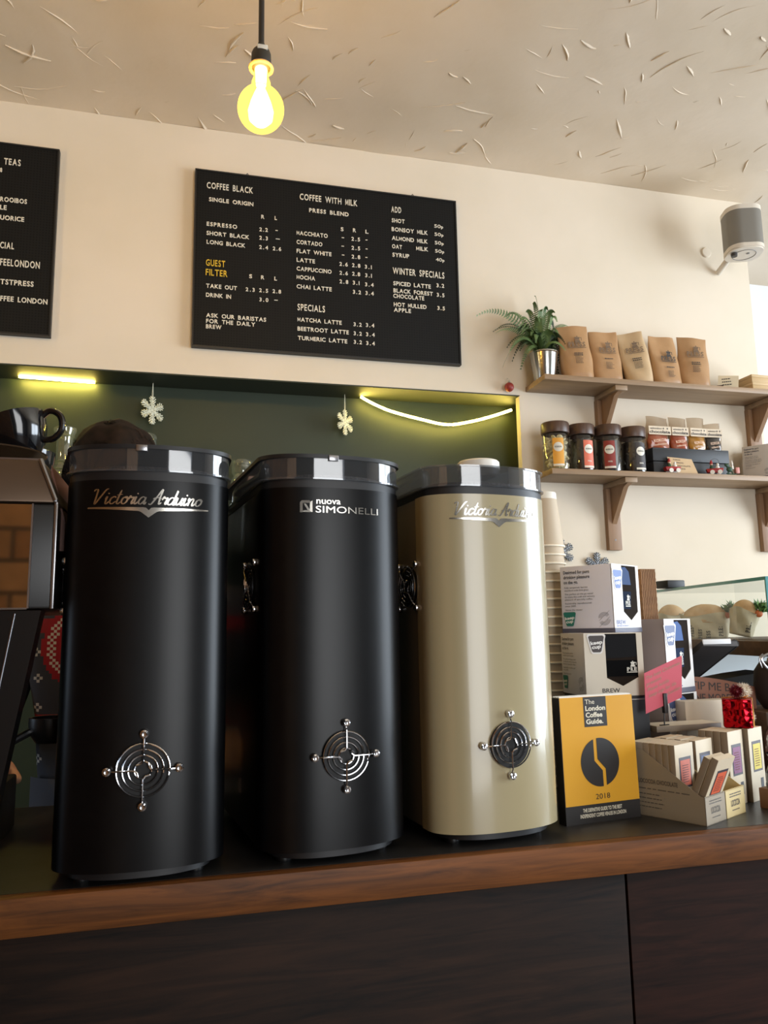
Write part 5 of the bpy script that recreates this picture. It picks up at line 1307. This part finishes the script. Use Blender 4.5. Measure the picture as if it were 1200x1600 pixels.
b = BM(); tube(b, catmull([(-.045, -.02, .085), (-.062, -.02, .108), (-.03, -.02, .122), (.02, -.02, .122)], 5), .003, 8); tube(b, catmull([(-.045, .0, .088), (-.05, .0, .108), (-.04, .0, .118)], 5), .002, 6); obj('handle', b, steel, t)
t = thing('wooden_block', 'dark wooden block carrying the brown bag at the right edge', 'block', (1.19, 1.425, TZ))
b = BM(); box(b, (0, 0, 0), (.20, .13, .1445), .002); obj('block', b, dwood, t)
fo = mat('silver_foil', (206, 212, 218), .15, 1); foil_nodes(fo)
t = thing('foil_pack', 'crumpled silver foil pack behind the gift at the right edge', 'pack', (1.195, 1.365, TZ))
b = BM(); vs = ball(b, (0, 0, .078), 1, 24, 14, (.055, .044, .079))
for v in vs: v.co += Vector((1, 1, 1))*.008*noise.noise(v.co*40)
obj('foil', b, fo, t)
# ------------------------------------------------------------------ barista behind the counter
skinm = mat('skin', (206, 160, 132), .5); vary(skinm, (196, 146, 118), 20)
def skin_mesh(nodes, edges, sub=2):
    me = bpy.data.meshes.new('s'); me.from_pydata([n[0] for n in nodes], edges, [])
    o = bpy.data.objects.new('s', me); COL.objects.link(o)
    md = o.modifiers.new('skin', 'SKIN'); md.use_smooth_shade = True
    for i, n in enumerate(nodes):
        sv = me.skin_vertices[0].data[i]; r = n[1]; sv.radius = r if isinstance(r, tuple) else (r, r); sv.use_root = (i == 0)
    s2 = o.modifiers.new('sub', 'SUBSURF'); s2.levels = sub; s2.render_levels = sub
    dg = bpy.context.evaluated_depsgraph_get(); dg.update()
    out = bpy.data.meshes.new_from_object(o.evaluated_get(dg)); bpy.data.objects.remove(o); bpy.data.meshes.remove(me)
    return out
PX, PY = -.172, 1.93
pt = thing('person', 'barista in dark patterned jumper, dark hair showing above the left grinder', 'person', (PX, PY, 0))
def build_body():
    nodes, edges = [], []
    def add(co, r, par=None):
        nodes.append((co, r)); i = len(nodes)-1
        if par is not None: edges.append((par, i))
        return i
    pel = add((0, 0, 1.00), (.150, .105))
    sp = add((0, -.005, 1.16), (.140, .098), pel); ch = add((0, -.02, 1.36), (.165, .108), sp); nb = add((0, -.03, 1.51), (.085, .07), ch)
    nk = add((0, -.045, 1.57), .056, nb); hd = add((0, -.060, 1.63), .060, nk)
    for s in (-1, 1):
        sh = add((s*.175, -.02, 1.455), .062, ch); el = add((s*.245, -.06, 1.20), .043, sh)
        wr = add((s*.20, -.205, 1.155), .028, el); pa = add((s*.185, -.270, 1.150), (.020, .036), wr)
        hip = add((s*.09, 0, .90), .092, pel); kn = add((s*.105, -.02, .50), .062, hip); an = add((s*.11, .02, .10), .042, kn); he = add((s*.112, .0, .045), .040, an); to = add((s*.125, -.15, .035), .034, he)
        for k, (dx, ln) in enumerate(((-.026, .070), (-.009, .080), (.009, .075), (.025, .058))):
            a = add((s*.185+dx, -.300, 1.150), .0095, pa); c = add((s*.185+dx*1.1, -.300-ln*.5, 1.140), .009, a); add((s*.185+dx*1.1, -.300-ln*.85, 1.118), .0075, c)
        t1 = add((s*.185-s*.036, -.265, 1.142), .011, pa); add((s*.185-s*.052, -.297, 1.130), .009, t1)
    me = skin_mesh(nodes, edges)
    b = BM(); b.from_mesh(me); bpy.data.meshes.remove(me)
    # head with face, ears, nose and mouth
    vs = bmesh.ops.create_uvsphere(b, u_segments=40, v_segments=28, radius=1)['verts']
    for v in vs:
        x, y, z = v.co
        w = .076*(1-.18*max(0, -z)); d = .098; h = .120
        q = Vector((x*w, y*d, z*h))
        if z < 0 and y < 0: q.y *= 1-.12*(-z)
        if y < -.3:
            nx = math.exp(-(x/.16)**2)
            q.y -= .022*nx*math.exp(-((z+.12)/.14)**2)                    # nose
            q.y -= .006*math.exp(-(x/.35)**2)*math.exp(-((z+.46)/.06)**2) + .005*math.exp(-(x/.35)**2)*math.exp(-((z+.56)/.05)**2)   # lips
            q.y -= .007*math.exp(-(x/.3)**2)*math.exp(-((z+.86)/.1)**2)    # chin
            for s in (-1, 1): q.y += .010*math.exp(-((x-s*.38)/.16)**2)*math.exp(-((z-.06)/.1)**2)
            q.y -= .005*math.exp(-((z-.24)/.08)**2)                        # brow
        v.co = q
    xf(b, vs, Matrix.Translation((0, -.085, 1.735)) @ Matrix.Rotation(.28, 4, 'X'))
    for s in (-1, 1):
        e = ball(b, (0, 0, 0), 1, 14, 10, (.010, .020, .032)); xf(b, e, Matrix.Translation((s*.077, -.075, 1.725)) @ Matrix.Rotation(.2, 4, 'X'))
    return b
obj('body', build_body(), skinm, pt, 3)
eye = mat('eye', (40, 30, 26), .2)
for s in (-1, 1):
    b = BM(); ball(b, (s*.029, -.166, 1.722), .0105, 12, 8); obj('eye', b, eye, pt)
b = BM(); ball(b, (0, -.166, 1.668), 1, 14, 8, (.020, .006, .005)); obj('mouth', b, mat('lips', (160, 88, 80), .5), pt)
for s in (-1, 1):
    b = BM(); tube(b, [(s*.014, -.176, 1.742), (s*.030, -.174, 1.747), (s*.046, -.160, 1.742)], .0032, 6); obj('eyebrow', b, mat('brow', (30, 22, 20), .7), pt)
# knitted jumper
jum = mat('jumper_knit', (64, 64, 70), .9)
def jumper_nodes(m):
    tc = N(m, 'ShaderNodeTexCoord'); sx = N(m, 'ShaderNodeSeparateXYZ'); L(m, tc.outputs['Object'], sx.inputs[0])
    def mth(op, a, b_=None):
        n = N(m, 'ShaderNodeMath', operation=op)
        for i, v in enumerate((a, b_)):
            if v is None: continue
            if isinstance(v, (int, float)): n.inputs[i].default_value = v
            else: L(m, v, n.inputs[i])
        return n.outputs[0]
    P = .0062
    X = mth('MULTIPLY', mth('FLOOR', mth('DIVIDE', sx.outputs[0], P)), P); Z = mth('MULTIPLY', mth('FLOOR', mth('DIVIDE', sx.outputs[2], P)), P)
    dx = mth('SUBTRACT', X, -.040); dz = mth('SUBTRACT', Z, 1.375)
    r = mth('SQRT', mth('ADD', mth('MULTIPLY', dx, dx), mth('MULTIPLY', dz, dz)))
    disc = mth('LESS_THAN', r, .098)
    chk = N(m, 'ShaderNodeTexChecker', Scale=1/P/1.0); cb = N(m, 'ShaderNodeCombineXYZ'); L(m, sx.outputs[0], cb.inputs[0]); L(m, sx.outputs[2], cb.inputs[1]); L(m, cb.outputs[0], chk.inputs[0])
    rim = mth('MULTIPLY', mth('GREATER_THAN', r, .070), mth('LESS_THAN', r, .088)); rimw = mth('MULTIPLY', rim, chk.outputs['Fac'])
    nz = N(m, 'ShaderNodeTexNoise', Scale=26, Detail=1); cb2 = N(m, 'ShaderNodeCombineXYZ'); L(m, X, cb2.inputs[0]); L(m, Z, cb2.inputs[2]); L(m, cb2.outputs[0], nz.inputs['Vector'])
    blob = mth('MULTIPLY', mth('GREATER_THAN', nz.outputs['Fac'], .56), mth('LESS_THAN', r, .052))
    wh = mth('MAXIMUM', rimw, blob)
    fx = mth('ABSOLUTE', mth('SUBTRACT', mth('FRACT', mth('DIVIDE', X, .058)), .5)); fz = mth('ABSOLUTE', mth('SUBTRACT', mth('FRACT', mth('DIVIDE', Z, .058)), .5))
    dots = mth('MULTIPLY', mth('LESS_THAN', mth('ADD', fx, fz), .22), chk.outputs['Fac'])
    stripe = mth('GREATER_THAN', mth('FRACT', mth('DIVIDE', Z, .205)), .84)
    m1 = N(m, 'ShaderNodeMix', data_type='RGBA'); m1.inputs[6].default_value = lin((66, 66, 72)); m1.inputs[7].default_value = lin((206, 200, 188)); L(m, dots, m1.inputs[0])
    m1b = N(m, 'ShaderNodeMix', data_type='RGBA'); L(m, m1.outputs[2], m1b.inputs[6]); m1b.inputs[7].default_value = lin((160, 34, 40)); L(m, stripe, m1b.inputs[0])
    m2 = N(m, 'ShaderNodeMix', data_type='RGBA'); L(m, m1b.outputs[2], m2.inputs[6]); m2.inputs[7].default_value = lin((170, 30, 40)); L(m, disc, m2.inputs[0])
    m3 = N(m, 'ShaderNodeMix', data_type='RGBA'); L(m, m2.outputs[2], m3.inputs[6]); m3.inputs[7].default_value = lin((222, 214, 200)); L(m, wh, m3.inputs[0])
    L(m, m3.outputs[2], bsdf(m).inputs['Base Color'])
jumper_nodes(jum)
nd = [((0, 0, .96), (.168, .122)), ((0, -.005, 1.14), (.158, .114)), ((0, -.02, 1.36), (.180, .124)), ((0, -.030, 1.49), (.105, .090)), ((0, -.036, 1.555), (.076, .074))]; ed = [(0, 1), (1, 2), (2, 3), (3, 4)]
for s in (-1, 1):
    k = len(nd); nd += [((s*.178, -.02, 1.455), .076), ((s*.250, -.06, 1.20), .060), ((s*.208, -.185, 1.158), .042)]; ed += [(2, k), (k, k+1), (k+1, k+2)]
me = skin_mesh(nd, ed); obj('jumper', me, jum, pt, 3)
nd = [((0, 0, .99), (.160, .116))]; ed = []
for s in (-1, 1):
    k = len(nd); nd += [((s*.092, 0, .88), .108), ((s*.106, -.015, .50), .078), ((s*.110, .015, .085), .066)]; ed += [(0, k), (k, k+1), (k+1, k+2)]
obj('trousers', skin_mesh(nd, ed), mat('dark_trousers', (32, 34, 42), .8), pt, 3)
b = BM(); n = 15
g = [[b.verts.new((.165*math.sin(-1.15+2.3*i/(n-1))*1.02, -.128*math.cos(-1.15+2.3*i/(n-1))-.006, z)) for i in range(n)] for z in (.58, .75, .95, 1.10)]
for A, B in zip(g, g[1:]):
    for i in range(n-1): b.faces.new((A[i], A[i+1], B[i+1], B[i]))
obj('apron', b, mat('apron_grey', (84, 84, 90), .85), pt, 3)
for s in (-1, 1):
    b = BM(); ball(b, (s*.120, -.055, .042), 1, 20, 12, (.050, .130, .042)); obj('shoe', b, mat('shoe_black', (22, 22, 24), .5), pt)
# hair: cap and short strands
hairm = mat('dark_hair', (13, 9, 8), .7, spec=.15); vary(hairm, (34, 23, 20), 45)
b = BM(); rh = random.Random(5)
T_ = Matrix.Translation((0, -.080, 1.742)) @ Matrix.Rotation(.28, 4, 'X')
vs = bmesh.ops.create_uvsphere(b, u_segments=40, v_segments=26, radius=1)['verts']
for v in vs:
    x, y, z = v.co; f = 1+.06*noise.noise(v.co*3)
    cut = max(0, min(1, (z+.15+(.55 if y > 0 else 0)+.0)*3)) if not (y < -.45 and z < .42) else 0
    k = .58+.49*cut
    v.co = Vector((x*.108*k*f, y*.124*k*f, z*.142*k*f))
xf(b, vs, T_)
for k in range(5200):
    th = rh.uniform(0, 2*PI); z = rh.uniform(-.25, 1); r = math.sqrt(1-z*z); d = Vector((r*math.cos(th), r*math.sin(th), z))
    if (d.y < -.4 and d.z < .55) or d.z+.15+(.55 if d.y > 0 else 0) < .3: continue
    p = Vector((d.x*.112, d.y*.128, d.z*.147)); nrm = d
    flow = (Vector((.5, -.7, .0)) - nrm*Vector((.5, -.7, 0)).dot(nrm) + Vector((rh.uniform(-.5, .5), rh.uniform(-.5, .5), rh.uniform(-.3, .3)))).normalized()
    ln = rh.uniform(.018, .040); w_ = nrm.cross(flow).normalized()*.0012
    q1 = p + flow*ln*.5 + nrm*.0022; q2 = p + flow*ln*.95 + nrm*rh.uniform(-.002, .0025)
    def on_(v, l): return v*((1+l)/math.sqrt((v.x/.112)**2+(v.y/.128)**2+(v.z/.147)**2))
    q1 = on_(q1, .012+rh.uniform(0, .02)); q2 = on_(q2, rh.uniform(.0, .06))
    f = [b.verts.new(p-w_), b.verts.new(p+w_), b.verts.new(q1+w_*.7), b.verts.new(q2), b.verts.new(q1-w_*.7)]
    for v in f: v.co = T_ @ v.co
    b.faces.new(f)
obj('hair', b, hairm, pt, 3)
